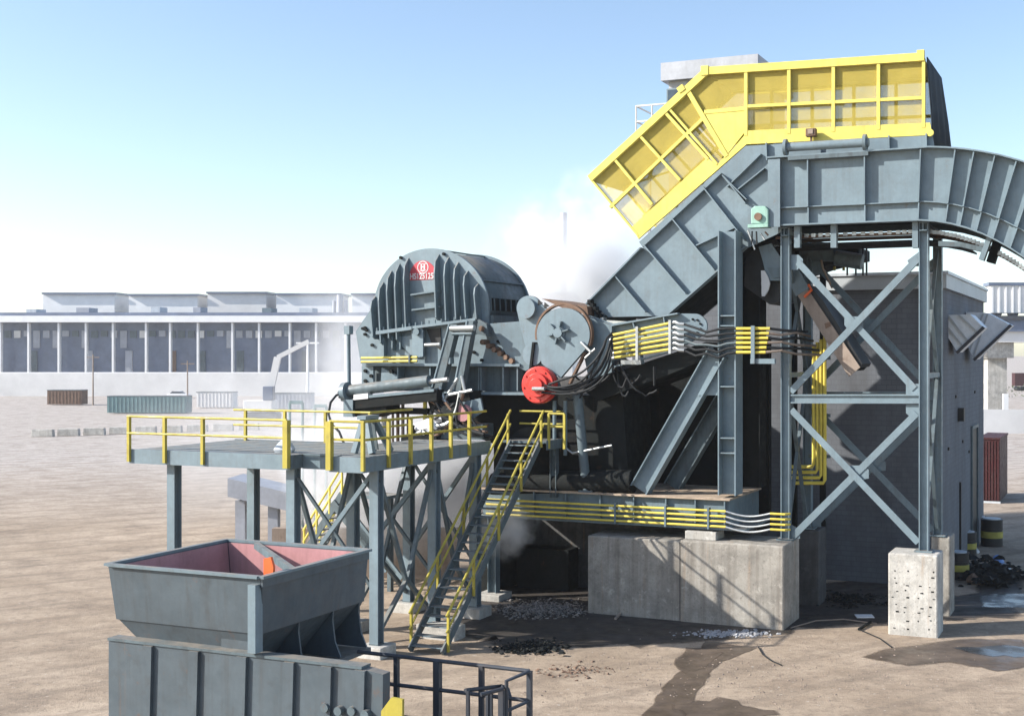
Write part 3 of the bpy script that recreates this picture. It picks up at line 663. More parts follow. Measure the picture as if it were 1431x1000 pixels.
m = MB(); m.tube([Q(812, 478, .2), Q(826, 492, .1)], .05, 8); m.build('adjuster_rod', 'fit', CG)
m = MB(); m.tube([Q(818, 500, .15), Q(832, 487, .1)], .04, 8); m.build('adjuster_rod', 'fit', CG)

# red hydraulic motor
RM = thing('hydraulic_motor', 'bright red round hydraulic motor at the foot of the chain guard', 'motor', Q(747, 562, .0))
c = Q(748, 538, -.25); s1 = U(749, 538, -.25)[0]-U(748, 538, -.25)[0]
for k, (r, v0, v1) in enumerate(((23.5, -.02, .22), (22, -.12, -.02), (15, -.26, -.12), (9, -.36, -.26))):
    m = MB(); m.cyl((c[0]+.02*k, v0, c[2]), (c[0]+.02*k, v1, c[2]), s1*r, 36); m.build(['casing', 'casing', 'cover', 'cap'][k], 'red', RM, smooth=True, bevel=.015)
for k in range(8):
    a = R(45*k+10); m = MB(); m.cyl((c[0]+s1*19*math.cos(a), -.16, c[2]+s1*19*math.sin(a)), (c[0]+s1*19*math.cos(a), -.11, c[2]+s1*19*math.sin(a)), .04, 6); m.build('bolt', 'red', RM)
m = MB(); m.tube([(c[0]-.02, -.42, c[2]-.12), (c[0]+.45, -.42, c[2]-.12)], .07, 10); m.build('fitting', 'fit', RM)
# hoses from motor to the feed arm
HB = thing('hose_bundle', 'black hydraulic hoses looping from the red motor to the yellow pipes', 'hoses', Q(820, 560, .0))
for k in range(6):
    pts = [Q(757+k*2, 548-5*k if k < 3 else 552-3*k, -.3), Q(785, 553-k*4, -.35), Q(812, 549-5*k, -.3), Q(833, 535-6*k, -.2), Q(845, 515-6*k, -.05), Q(850, 497-5*k, .15), Q(856, 478-4*k+6, .3)]
    P_ = []
    rj = [random.uniform(-4, 4) for _ in range(3)]
    pts = [p if i in (0, 6) else (p[0]+.02*rj[0], p[1]+.03*rj[1], p[2]+.03*rj[2]*math.sin(i)) for i, p in enumerate(pts)]
    for i in range(len(pts)-1):
        for j in range(4):
            tt = j/4; p0 = pts[max(i-1, 0)]; p1 = pts[i]; p2 = pts[i+1]; p3 = pts[min(i+2, len(pts)-1)]
            P_.append(tuple(.5*((2*b)+(-a+c_)*tt+(2*a-5*b+4*c_-d)*tt*tt+(-a+3*b-3*c_+d)*tt**3) for a, b, c_, d in zip(p0, p1, p2, p3)))
    P_.append(pts[-1]); m = MB(); m.tube(P_, .04, 8); m.build('hose', 'hose', HB, smooth=True)

# hydraulic link arms and push cylinder
LA = thing('link_arm', 'dark double link arm leaning on the front of the shredder', 'arm', Q(620, 560, .2))
for (tx, ty, bx_, by, w) in ((633, 453, 609, 546, 11), (657, 448, 636, 560, 9)):
    lv = .0
    sh = [(tx-w*.5, ty), (tx+w*.5, ty), (bx_+w*.6, by), (bx_-w*.6, by)]
    m = MB(); m.prism(US(sh, lv), lv, lv+.34); m.build('link', 'greydk', LA)
    m = MB(); m.beam(Q(tx-w*.5, ty, lv-.01), Q(bx_-w*.6, by, lv-.01), .05, .05); m.build('edge_bar', 'greyclean', LA)
m = MB(); m.cyl(Q(630, 459, -.05), Q(663, 458, -.05), .11, 14); m.build('cross_shaft', 'fit', LA, smooth=True)
m = MB(); m.cyl(Q(632, 466, -.02), Q(660, 466, -.02), .06, 12); m.build('cross_shaft', 'grey', LA, smooth=True)
for py in (482, 503):
    m = MB(); a = Q(628, py, .1); m.box(a[0]-.08, a[0]+.08, .02, .3, a[2]-.14, a[2]+.1); m.build('bracket', 'greyclean', LA)
for (a, b_) in (((606, 545), (628, 566)), ((614, 540), (622, 560)), ((640, 528), (620, 560)), ((645, 525), (650, 548)), ((625, 552), (660, 545))):
    m = MB(); m.tube([Q(a[0], a[1], -.25), Q(b_[0], b_[1], -.25)], .06, 8); m.build('linkage_rod', 'fit', LA)
m = MB(); m.prism(US([(596, 552), (655, 546), (660, 570), (604, 577)], -.1), -.15, .9); m.build('pivot_housing', 'blackish', LA)
HC = thing('hydraulic_cylinder', 'dark push cylinder with bolted round flange left of the link arm', 'cylinder', Q(540, 570, -.4))
m = MB(); m.cyl(Q(487, 546, -.5), Q(600, 532, -.5), .21, 24); m.build('barrel', 'greydk', HC, smooth=True)
m = MB(); m.cyl(Q(592, 534, -.5), Q(626, 530, -.5), .09, 16); m.build('rod', 'fit', HC, smooth=True)
c0 = Vector(Q(481, 548, -.5)); c1 = Vector(Q(487, 547.3, -.5)); m = MB(); m.cyl(c0, c1, .37, 24); m.build('end_flange', 'greyclean', HC, smooth=True)
for k in range(10):
    a = R(36*k); m = MB(); oo = Vector((0, math.cos(a)*.29, math.sin(a)*.29)); m.cyl(c0+oo-Vector((.06, 0, 0)), c0+oo, .05, 6); m.build('bolt', 'blackish', HC)
bar2(HC, 'guide_rail', (494, 555), (514, 553), .2, -.75, -.45, 'offwhite'); bar2(HC, 'guide_rail', (515, 554), (606, 545), .10, -.75, -.45, 'grey')
bar2(HC, 'guide_rail', (494, 564), (610, 552), .40, -.70, -.2, 'blackish')
m = MB(); m.prism(US([(486, 560), (540, 556), (540, 574), (522, 583), (496, 582), (486, 570)], -.6), -.6, .3); m.build('tail_box', 'blackish', HC)
m = MB(); m.box(Q(481, 560, -.7)[0], Q(494, 560, -.7)[0], -.75, -.61, Q(481, 582, -.7)[2], Q(481, 558, -.7)[2]); m.build('foot', 'greyclean', HC)
PO = thing('pipe_post', 'thin grey standing pipe with capped top left of the shredder', 'post', Q(488, 552, -.2))
m = MB(); m.cyl(Q(488, 548, -.2), Q(487, 462, -.2), .07, 12); m.build('pipe', 'grey', PO, smooth=True)
m = MB(); a = Q(486.5, 467, -.2); m.box(a[0]-.12, a[0]+.12, -.3, -.05, a[2], a[2]+.32); m.build('cap', 'greyclean', PO)
HO = thing('hose', 'single black hose sagging from the cylinder flange to the walkway', 'hose', Q(470, 600, -1))
m = MB(); hp = [Q(482, 549, -.6), Q(470, 552, -.9), Q(462, 562, -1.2), Q(459, 578, -1.5), Q(463, 592, -1.8), Q(474, 603, -2.0), Q(480, 618, -2.1), Q(490, 628, -2.2)]
m.tube(hp, .045, 8); m.build('hose_line', 'hose', HO, smooth=True)

# ------- machinery under the housing
UM = thing('drive_motor', 'sooty drive motor and coupling below the shredder housing', 'motor', Q(700, 690, 1.2))
m = MB(); m.prism(US([(640, 552), (870, 552), (880, 690), (690, 690), (690, 620), (640, 600)], 1.6), 1.6, 4.2); m.build('casing', 'blackish', UM)
m = MB(); m.cyl(Q(745, 640, .9), Q(745, 640, 1.65), 1.15, 28); m.build('end_bell', 'blackish', UM, smooth=True)
m = MB(); m.cyl(Q(745, 640, .7), Q(745, 640, .95), .7, 28); m.build('coupling', 'blackish', UM, smooth=True)
for px in (775, 790):
    m = MB(); m.cyl(Q(px, 560, .6), Q(px, 636, .6), .07, 10); m.build('pipe', 'grey', UM)
m = MB(); m.tube([Q(790, 625, .6), Q(800, 633, .6), Q(855, 622, .6)], .04, 8); m.build('pipe', 'fit', UM)
m = MB(); m.cyl(Q(690, 676, .9), Q(885, 672, .9), .42, 20); m.build('oil_tank', 'blackish', UM, smooth=True)
T_ = thing('prop_post', 'dark round prop leaning between base frame and chute', 'post', Q(820, 688, .6))
m = MB(); m.cyl(Q(820, 688, .7), Q(807, 552, .7), .17, 16); m.build('tube', 'greydk', T_, smooth=True)
m = MB(); m.box(*[Q(815, 688, .7)[0]-.1, Q(826, 688, .7)[0]+.1], .5, .9, zt, zt+.06); m.build('foot', 'greydk', T_)
# pipe stubs and motors on the walkway below the cylinder
for k, (px, w, y0, y1, mt) in enumerate(((537, 5, 567, 600, 'offwhite'), (546, 3, 567, 612, 'rustlt'), (554, 4, 570, 613, 'rust'), (563, 4, 566, 612, 'rustlt'), (570, 3, 572, 613, 'rust'), (594, 4, 562, 585, 'yellow'))):
    pass
MF = thing('manifold', 'cluster of pale and rusty standing pipes below the push cylinder', 'manifold', Q(555, 620, .1))
for k, (px, w, y0, y1, mt) in enumerate(((537, 7, 564, 616, 'offwhite'), (549, 3, 567, 618, 'rustlt'), (556, 4, 570, 618, 'rust'), (563, 4, 562, 618, 'rustlt'), (570, 3, 572, 618, 'rust'), (594, 5, 560, 600, 'yellow'))):
    a = Q(px, y0, .2); b_ = Q(px, y1, .2); s1 = U(px+1, y0, .2)[0]-a[0]; m = MB(); m.cyl((a[0], .2, b_[2]), (a[0], .2, a[2]), s1*w/2, 10); m.build('pipe', mt, MF, smooth=True)
m = MB(); a = Q(536, 571, .2); b_ = Q(600, 575, .2); m.box(a[0], b_[0], .05, .5, b_[2]-.1, b_[2]+.12); m.build('header', 'blackish', MF)
VB = thing('valve_block', 'jumble of pale valves and pipe ends beside the walkway rail', 'valves', Q(590, 610, -.6))
for k in range(16):
    px, py = random.uniform(574, 618), random.uniform(592, 614); a = Vector(Q(px, py, random.uniform(-1.0, -.3)))
    dd = Vector((random.uniform(-.5, .5), random.uniform(-.3, .3), random.uniform(-.25, .25)))
    m = MB(); m.cyl(a-dd*.6, a+dd*.6, random.uniform(.05, .11), 10); m.build('valve', random.choice(['fit', 'offwhite', 'blackish', 'white']), VB, smooth=True)
m = MB(); m.prism(US([(580, 592), (600, 584), (612, 590), (606, 598), (585, 600)], -.8), -.9, -.3); m.build('cover', 'offwhite', VB)
m = MB(); a = Q(573, 616, -.3); b_ = Q(622, 600, -.3); m.box(a[0], b_[0], -.9, .2, a[2]-.1, a[2]+.25); m.build('base', 'blackish', VB)
PM = thing('pump_motor', 'black pump motor with faded red end cap behind the walkway rail', 'motor', Q(640, 605, -.4))
m = MB(); m.cyl(Q(652, 578, -.3), Q(626, 582, -.3), .48, 24); m.build('casing', 'blackish', PM, smooth=True)
m = MB(); c = Q(646, 577, -.85); m.cyl(c, (c[0], c[1]+.2, c[2]), .30, 20); m.build('end_cap', 'pink', PM, smooth=True)
m = MB(); a = Q(622, 612, -.3); b_ = Q(680, 592, -.3); m.box(a[0], b_[0], -.6, .2, a[2], b_[2]); m.build('base', 'greydk', PM)
m = MB(); m.prism(US([(645, 562), (672, 556), (676, 575), (660, 585), (650, 570)], -.5), -.55, -.45); m.build('guard', 'greyclean', PM)

HT = thing('hose_tangle', 'tangle of black hoses and pipe ends under the link arm', 'hoses', Q(630, 600, -.2))
rs = random.Random(11)
for k in range(16):
    a = (rs.uniform(596, 655), rs.uniform(545, 575)); b_ = (rs.uniform(575, 690), rs.uniform(592, 616)); c = ((a[0]+b_[0])/2+rs.uniform(-18, 18), max(a[1], b_[1])+rs.uniform(-10, 10))
    v = rs.uniform(-.9, .3); pts = []
    for i in range(11):
        t_ = i/10; x = (1-t_)**2*a[0]+2*t_*(1-t_)*c[0]+t_*t_*b_[0]; y = (1-t_)**2*a[1]+2*t_*(1-t_)*c[1]+t_*t_*b_[1]; pts.append(Q(x, min(y, 617), v))
    m = MB(); m.tube(pts, rs.uniform(.035, .07), 8); m.build('hose', rs.choice(['hose', 'hose', 'hose', 'fit', 'rust']), HT, smooth=True)
HT2 = thing('hose_tangle', 'thin black hoses drooping beneath the feed arm behind the red motor', 'hoses', Q(880, 560, 1.0))
for k in range(9):
    a = (rs.uniform(800, 960), rs.uniform(500, 525)); b_ = (a[0]+rs.uniform(-70, 60), rs.uniform(510, 560)); v = rs.uniform(.5, 1.0); pts = []
    for i in range(11):
        t_ = i/10; pts.append(Q(a[0]+(b_[0]-a[0])*t_, a[1]+(b_[1]-a[1])*t_+math.sin(t_*math.pi)*rs.uniform(20, 24), v))
    m = MB(); m.tube(pts, .035, 8); m.build('hose', 'hose', HT2, smooth=True)
# ================================================================== INCLINED CHUTE
IV = 1.55
IC = thing('inclined_chute', 'large grey inclined chute with welded stiffeners rising to the yellow hood', 'chute', Q(940, 440, 3))
ol = [(826, 422), (899, 347), (893, 338), (1042, 204), (1303, 189), (1308, 220), (1080, 330), (1045, 346), (936, 441), (850, 443)]
m = MB(); m.prism(US(ol, IV), IV, IV+.06); m.build('side_plate', 'greyclean', IC)
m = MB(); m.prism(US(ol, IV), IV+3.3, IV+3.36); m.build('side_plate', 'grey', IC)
m = MB(); pa = US([(1042, 300), (1045, 342), (936, 437), (850, 440), (845, 425)], IV)
flr = US([(845, 442), (936, 440), (1045, 345), (1080, 328), (1080, 322), (1043, 338), (934, 432), (845, 434)], IV); m.prism(flr, IV+.06, IV+3.3); m.build('floor_plate', 'blackish', IC)
def fl_bar(root, name, a, b_, w, v0, v1, mat):       # flat bar on edge along a px line in the plane, standing out from v1 to v0
    A_, B_ = Vector(Q(a[0], a[1], v1)), Vector(Q(b_[0], b_[1], v1))
    m = MB(); A_.y = B_.y = (v0+v1)/2; m.beam(A_, B_, abs(v1-v0)-.004, w, (0, 1, 0)); return m.build(name, mat, root)
for a, b_ in (((826, 424), (904, 346)), ((904, 346), (984, 266)), ((984, 266), (1042, 206))):
    pass
fl_bar(IC, 'top_flange', (823, 425), (899, 347), .05, IV-.30, IV, 'greyclean')
fl_bar(IC, 'stiffener', (901, 345), (1010, 243), .04, IV-.22, IV, 'greyclean')
fl_bar(IC, 'bottom_flange', (936, 440), (1003, 381), .05, IV-.30, IV, 'greyclean')
fl_bar(IC, 'bottom_flange', (1003, 381), (1045, 345), .05, IV-.30, IV, 'greyclean')
for a, b_ in (((863, 386), (905, 436)), ((903, 343), (961, 411)), ((942, 306), (1001, 378)), ((985, 262), (1044, 337)), ((1012, 246), (1046, 280))):
    fl_bar(IC, 'stiffener', a, b_, .04, IV-.26, IV, 'greyclean')
fl_bar(IC, 'stiffener', (974, 344), (1030, 318), .04, IV-.20, IV, 'greyclean')
fl_bar(IC, 'stiffener', (1018, 262), (1065, 216), .04, IV-.20, IV, 'greyclean')
fl_bar(IC, 'stiffener', (1030, 268), (1070, 236), .04, IV-.20, IV, 'greyclean')
fl_bar(IC, 'stiffener', (1012, 246), (1044, 285), .04, IV-.24, IV, 'greyclean')
for px in (1072, 1243, 1295):
    fl_bar(IC, 'stiffener', (px, 202-(px-1042)*.057), (px+1, 225), .04, IV-.16, IV, 'greyclean')
# ragged bolted joint at chute foot
for k in range(6):
    a = Q(826+k*3.6, 421+k*5, IV-.15); m = MB(); m.box(a[0]-.06, a[0]+.06, IV-.35, IV-.05, a[2]-.08, a[2]+.06); m.build('bolt_lug', random.choice(['fit', 'blackish']), IC)
m = MB(); m.prism(US([(822, 424), (845, 440), (845, 447), (822, 440)], IV), IV-.1, IV+3); m.build('lip', 'greydk', IC)

# ================================================================== FEED ARM with yellow pipes
FA = thing('feed_arm', 'tapered grey feed table arm with rounded end left of the tall column', 'feed arm', Q(900, 520, 1.0))
fo = [(822, 440), (856, 452), (950, 438), (962, 438)]+arc((970, 456), 18, 18, 80, -40, 12)+[(958, 482), (852, 505), (826, 516)]
m = MB(); m.prism(US(fo, .95), .95, 1.05); m.build('side_plate', 'greyclean', FA)
m = MB(); m.prism(US([(826, 500), (860, 520), (985, 478), (990, 500), (930, 525), (835, 560), (815, 545)], 1.05), 1.06, 4.2); m.build('underside', 'blackish', FA)
m = MB(); m.prism(US([(824, 442), (858, 455), (858, 520), (826, 530), (816, 480)], .9), .7, .94); m.build('end_box', 'grey', FA)
fl_bar(FA, 'top_flange', (852, 456), (950, 438), .05, .70, .95, 'greyclean')
fl_bar(FA, 'bottom_flange', (862, 512), (938, 491), .05, .70, .95, 'greyclean')
for a, b_ in (((887, 449), (891, 462)), ((930, 441), (932, 455)), ((898, 495), (900, 508))):
    fl_bar(FA, 'stiffener', a, b_, .04, .72, .95, 'greyclean')
m = MB(); m.box(Q(869, 505, .7)[0], Q(897, 505, .7)[0], .60, .72, Q(880, 509, .7)[2], Q(880, 503, .7)[2]); m.build('clamp_plate', 'fit', FA)
for k in range(5):
    a = R(100-40*k); c = U(970, 456, .95); m = MB(); m.cyl((c[0]+.25*math.cos(a), .90, c[1]+.25*math.sin(a)), (c[0]+.25*math.cos(a), .95, c[1]+.25*math.sin(a)), .04, 8); m.build('bolt', 'blackish', FA)
PB2 = thing('pipe_bundle', 'six slanting yellow hydraulic pipes fixed to the feed arm', 'pipes', Q(900, 500, .6))
for k in range(6):
    y0 = 468+6.3*k; y1 = 451+7.3*k
    a, b_ = Q(856+k*.6, y0, .58), Q(938, y1, .58); m = MB(); m.tube([a, b_], .048, 8); m.build('pipe', 'pipe', PB2, smooth=True)
    m = MB(); m.tube([b_, Q(944, y1-1, .56), Q(949, y1+1.5, .52), Q(956, y1+2, .55)], .06, 8); m.build('fitting', 'fit', PB2, smooth=True)
    m = MB(); m.tube([Q(852+k*.6, y0+1, .58), a], .065, 8); m.build('fitting', 'fit', PB2)
    pts = [Q(956, y1+2, .55), Q(972, y1+7+k*.5, .50), Q(988, y1+13-k*1.4, .42), Q(1003, 458+8*k+2, .45), Q(1016, 459+7*k, .48), Q(1029, 459+6.6*k, .5)]
    m = MB(); m.tube(pts, .042, 8); m.build('hose', 'hose' if k != 3 else 'greydk', PB2, smooth=True)
for px, dy in ((890, 0), (936, -9)):
    a = Q(px, 456+dy, .50); b_ = Q(px, 503+dy, .50); m = MB(); m.beam(a, b_, .05, .09, (0, 1, 0)); m.build('clamp', 'fit', PB2)
PB3 = thing('pipe_bundle', 'six level yellow pipes crossing between the tall column and the tower', 'pipes', Q(1050, 500, .7))
for k in range(6):
    y = 459+6.6*k
    m = MB(); m.tube([Q(1029, y, .5), Q(1076-1.2*k, y, .5)], .05, 8); m.build('pipe', 'pipe', PB3, smooth=True)
    m = MB(); m.tube([Q(1076-1.2*k, y, .5), Q(1092, y+random.uniform(-3, 3), .7), Q(1112, y+random.uniform(-2, 5), 1.8), Q(1128+4*k, y+4, 3.3)], .045, 8); m.build('hose', 'rustlt' if k % 2 else 'hose', PB3, smooth=True)
m = MB(); a = Q(1052, 508, .4); b_ = Q(1052, 455, .4); m.beam(a, b_, .06, .13, (0, 1, 0)); m.build('bracket', 'greyclean', PB3)
m = MB(); m.box(Q(1049, 500, .5)[0], Q(1083, 500, .5)[0], .45, .6, Q(1050, 508, .5)[2], Q(1050, 501, .5)[2]); m.build('bracket_arm', 'greyclean', PB3)
PB4 = thing('pipe_bundle', 'upright yellow pipes bending left at the foot, behind the tower bracing', 'pipes', Q(1140, 675, 3.6))
for k in range(4):
    px = 1137+5.2*k; pb = 652+7.5*k
    m = MB(); m.tube([Q(px, 482-4*k, 3.6), Q(px, pb-4, 3.6), Q(px-2, pb, 3.6), Q(1106, pb, 3.6)], .065, 8); m.build('pipe', 'pipe', PB4, smooth=True)
for py in (500, 580, 637):
    m = MB(); m.box(Q(1130, py, 3.7)[0], Q(1160, py, 3.7)[0], 3.68, 3.78, Q(1140, py, 3.7)[2]-.06, Q(1140, py, 3.7)[2]+.06); m.build('clamp', 'greydk', PB4)

# ================================================================== YELLOW HOOD
HV = 1.62; HW = 3.2
HD = thing('screen_hood', 'bright yellow screened hood covering the top of the inclined chute', 'hood', Q(1050, 203, 3))
def ybar(name, a, b_, wpx, v0, v1, mat='yellow', vv=HV):
    A_, B_ = U(a[0], a[1], vv), U(b_[0], b_[1], vv); s1 = abs(U(a[0]+1, a[1], vv)[0]-A_[0])
    d = Vector((B_[0]-A_[0], B_[1]-A_[1])).normalized(); nrm = Vector((-d.y, d.x))*(wpx*s1/2)
    m = MB(); m.prism([(A_[0]-nrm.x, A_[1]-nrm.y), (B_[0]-nrm.x, B_[1]-nrm.y), (B_[0]+nrm.x, B_[1]+nrm.y), (A_[0]+nrm.x, A_[1]+nrm.y)], v0, v1)
    return m.build(name, mat, HD)
Apx, Bpx, Cpx = (825, 250), (987, 101), (1291, 80)
for side, (a0, a1, s0, s1) in enumerate(((HV-.10, HV+.06, HV+.07, HV+.075), (HV+HW-.06, HV+HW+.1, HV+HW-.075, HV+HW-.07))):
    ybar('top_rail', Apx, Bpx, 9, a0, a1); ybar('top_rail', (986, 100), Cpx, 10, a0-.002, a1+.002)
    ybar('mid_rail', (853, 290), (983, 166), 4, a0+.03, a1-.01); ybar('mid_rail', (985, 157), (1043, 152), 5, a0+.03, a1-.01); ybar('mid_rail', (1043, 149), (1291, 137), 4, a0+.031, a1-.011)
    for a, b_, w_ in (((826, 250), (893, 330), 2.5), ((858, 221), (912, 286), 3.5), ((893, 188), (951, 252), 3.5), ((926, 153), (990, 223), 4.0), ((932, 148), (1003, 230), 3.0), ((961, 126), (1016, 219), 6)):
        ybar('frame_post', a, b_, w_, a0+.02, a1-.015)
    for px in (1043, 1103, 1165, 1228, 1291):
        yt = 98-(px-1043)*.062; ybar('frame_post', (px, yt), (px, 190-(px-1043)*.045), 4.5, a0+.022, a1-.018)
    # solid lower bands
    m = MB(); m.prism(US([(884, 317), (989, 221), (1003, 231), (1010, 222), (1016, 219), (1044, 186), (1044, 202), (893, 334)], HV), a0+.035, a1-.03); m.build('lower_panel', 'yellow', HD)
    m = MB(); m.prism(US([(1044, 183), (1300, 172), (1303, 189), (1044, 202)], HV), a0+.036, a1-.031); m.build('lower_panel', 'yellow', HD)
    m = MB(); m.prism(US([(985, 158), (1042, 153), (1042, 184), (1016, 217), (1011, 206)], HV), a0+.05, a1-.04); m.build('solid_panel', 'yellow', HD)
    for pts in ([(858, 221), (926, 153), (990, 223), (912, 286)], [(826, 250), (858, 221), (912, 286), (886, 318)], [(932, 148), (961, 126), (1013, 210), (1003, 230)], [(962, 124), (987, 101), (1042, 97), (1042, 153), (985, 158)], [(1043, 97), (1165, 90), (1165, 182), (1043, 187)], [(1165, 90), (1290, 81), (1290, 176), (1165, 182)]):
        m = MB(); m.prism(US(pts, HV), s0, s1); m.build('screen', 'screen', HD)
    if side == 0:
        ybar('post_cap', (986, 93), (986, 106), 10, a0-.03, a1+.03); ybar('post_cap', (1287, 71), (1287, 86), 10, a0-.03, a1+.03)
        ybar('post_cap', (949, 128), (957, 122), 8, a0-.03, a1+.03)
        for px, py in ((1300, 186),):
            c = Q(px, py, HV-.1); m = MB(); m.cyl((c[0], c[1]-.1, c[2]), (c[0], c[1], c[2]), .12, 14); m.build('pivot', 'yellow', HD)
# roof sheets
for a, b_ in ((Apx, Bpx), (Bpx, Cpx)):
    A_, B_ = U(a[0], a[1]+3, HV), U(b_[0], b_[1]+3, HV)
    m = MB(); m.prism([A_, B_, (B_[0], B_[1]+.03), (A_[0], A_[1]+.03)], HV+.08, HV+HW-.08); m.build('roof_sheet', 'yellow', HD)
for a, b_ in (((846, 262), (940, 175)), ((905, 252), (938, 178)), ((870, 262), (935, 240)), ((960, 190), (1000, 225))):
    A_ = Q(a[0], a[1], HV+HW*.8); B_ = Q(b_[0], b_[1], HV+HW*.8); m = MB(); m.beam(A_, B_, .07, .07); m.build('inner_brace', 'yellow', HD)
# rear handrail seen through the screen
for dy in (128, 150):
    A_, B_ = Q(1046, dy+3, HV+HW+.8), Q(1180, dy-4, HV+HW+.8); m = MB(); m.tube([A_, B_], .04, 8); m.build('inner_rail', 'yellow', HD)
# rubber curtain at the right end
cu_ = MB(); rows = [(1294, 80), (1294, 110), (1295, 150), (1296, 205)]
nn = 24; pts = []
for r_, (px, py) in enumerate(rows):
    uu, zz = U(px, py, HV)
    for k in range(nn+1):
        f = k/nn; pts.append((uu+.05+r_*(.03+.06*f)+.022*r_*math.sin(f*19+r_*.4), HV-.02+f*(HW+.04), zz))
fs = [(r_*(nn+1)+k, r_*(nn+1)+k+1, (r_+1)*(nn+1)+k+1, (r_+1)*(nn+1)+k) for r_ in range(3) for k in range(nn)]
cu_.add(pts, fs); co = cu_.build('curtain', 'curtain', HD, smooth=True); s = co.modifiers.new('t', 'SOLIDIFY'); s.thickness = .03

# ================================================================== UPPER CONVEYOR
KV = 1.15; KW = 2.9
KC = thing('upper_conveyor', 'long grey stiffened conveyor trough curving down at the right atop the tower', 'conveyor', Q(1190, 315, 2.6))
def ytop(px): return 223-(px-1072)*.0655 if px < 1300 else 208+.00125*(px-1300)**2*.95
def ybot(px): return 317-(px-1072)*.037 if px < 1285 else 309.2+.0024*(px-1285)**2
xs = [1074, 1110, 1150, 1200, 1250, 1300, 1325, 1350, 1375, 1400, 1425, 1450, 1475, 1500, 1520]
xb = [1076, 1110, 1150, 1200, 1250, 1285, 1308, 1330, 1352, 1374, 1394, 1414, 1432, 1450, 1464]
top = [(x, ytop(x)) for x in xs]; bot = [(x, ybot(x)) for x in xb]
tu, bu_ = US(top, KV), US(bot, KV)
for nm, v0 in (('side_plate', KV), ('side_plate', KV+KW)):
    m = MB(); m.prism(tu+bu_[::-1], v0, v0+.05); m.build(nm, 'greyclean' if v0 == KV else 'grey', KC)
def ribbon(name, line, w, v0, v1, mat):
    m = MB(); L_ = US(line, KV)
    n = len(L_); pts = []
    for (u, z) in L_: pts += [(u, v0, z), (u, v1, z), (u, v1, z+w), (u, v0, z+w)]
    fs = [(4*i+e, 4*i+(e+1) % 4, 4*i+4+(e+1) % 4, 4*i+4+e) for i in range(n-1) for e in range(4)] + [(3, 2, 1, 0), (4*n-4, 4*n-3, 4*n-2, 4*n-1)]
    m.add(pts, fs); return m.build(name, mat, KC)
ribbon('top_flange', top, .05, KV-.30, KV+.2, 'greyclean')
ribbon('bottom_flange', bot, .05, KV-.22, KV+.15, 'greyclean')
mid = [lerp(a, b_, .74) for a, b_ in zip(top, bot)]
ribbon('mid_flange', mid[:1]+mid[2:], .035, KV-.17, KV-.002, 'greyclean')
ribbon('floor_plate', [lerp(a, b_, .9) for a, b_ in zip(top, bot)], .04, KV+.06, KV+KW-.01, 'blackish')
for a, b_ in (((1090, None), (1090, None)), ((1131, None), (1131, None)), ((1210, None), (1210, None)), ((1288, None), (1284, None)), ((1336, None), (1322, None)), ((1362, None), (1342, None)), ((1391, None), (1365, None)), ((1421, None), (1388, None)), ((1450, None), (1412, None)), ((1480, None), (1436, None))):
    A_ = (a[0], ytop(a[0])); B_ = (b_[0], ybot(b_[0])); C_ = lerp(A_, B_, .74)
    fl_bar(KC, 'stiffener', (A_[0], A_[1]+1.5), C_, .04, KV-.26, KV, 'greyclean'); fl_bar(KC, 'stiffener', (C_[0], C_[1]+1), (B_[0], B_[1]-1), .04, KV-.18, KV, 'greyclean')
# left end box
m = MB(); m.prism(US([(1073, 223), (1090, 222), (1090, 317), (1073, 317)], KV-.28), KV-.28, KV-.25); m.build('end_plate', 'greyclean', KC)
# under hangers, chain return
for px in (1114, 1165, 1279):
    m = MB(); a = Q(px-4, 317, KV+.1); b_ = Q(px+4, 346, KV+.1); m.box(a[0], b_[0], KV+.06, KV+.3, b_[2], Q(px, ybot(px), KV)[2]); m.build('hanger', 'greyclean', KC)
ret = [(x, ybot(x)+15+(x-1285)*.02*(x > 1285)) for x in xb]
ribbon('return_chain', ret, .10, KV+.7, KV+.9, 'rust'); ribbon('return_chain', ret, .10, KV+KW-.9, KV+KW-.7, 'rust')
ribbon('return_pan', [(x, y+11) for x, y in ret[:9]], .06, KV+.5, KV+KW-.3, 'blackish')
for i in range(1, len(ret)-1):
    for k in range(4):
        p = lerp(ret[i], ret[i+1], k/4); a = Q(p[0], p[1]-2, KV); m = MB(); m.box(a[0]-.07, a[0]+.07, KV+.66, KV+.70, a[2]-.02, a[2]+.1); m.build('chain_link', 'fit', KC)
fl_bar(KC, 'return_bracket', (1388, 322), (1373, 364), .16, KV+.1, KV+.5, 'greyclean')
fl_bar(KC, 'return_bracket', (1395, 340), (1386, 368), .25, KV+.55, KV+1.1, 'blackish')
ribbon('return_beam', [(1310, 343), (1340, 344), (1375, 352)], .16, KV+.2, KV+.5, 'greydk')
# green bearing
GB = thing('bearing_block', 'pale green pillow block bearing at the left end of the upper conveyor', 'bearing', Q(1060, 315, .9))
m = MB(); m.prism(US([(1050, 292), (1055, 288), (1070, 288), (1074, 293), (1074, 313), (1050, 313)], .8), .75, 1.1); m.build('housing', 'green', GB, bevel=.03)
c = Q(1060, 303, .75); m = MB(); m.cyl((c[0], .66, c[2]), (c[0], .76, c[2]), .13, 20); m.build('shaft', 'rust', GB, smooth=True)
m = MB(); m.box(Q(1046, 313, .8)[0], Q(1074, 313, .8)[0], .7, 1.15, Q(1060, 318, .8)[2], Q(1060, 313.5, .8)[2]); m.build('foot', 'green', GB)
for k in range(5):
    m = MB(); a = Q(1045+k*6, 322+random.uniform(-2, 6), 1.0); m.tube([a, (a[0]+random.uniform(-.2, .3), 1.0, a[2]-random.uniform(.1, .7))], .03, 6); m.build('wire', random.choice(['rust', 'fit', 'hose']), GB)
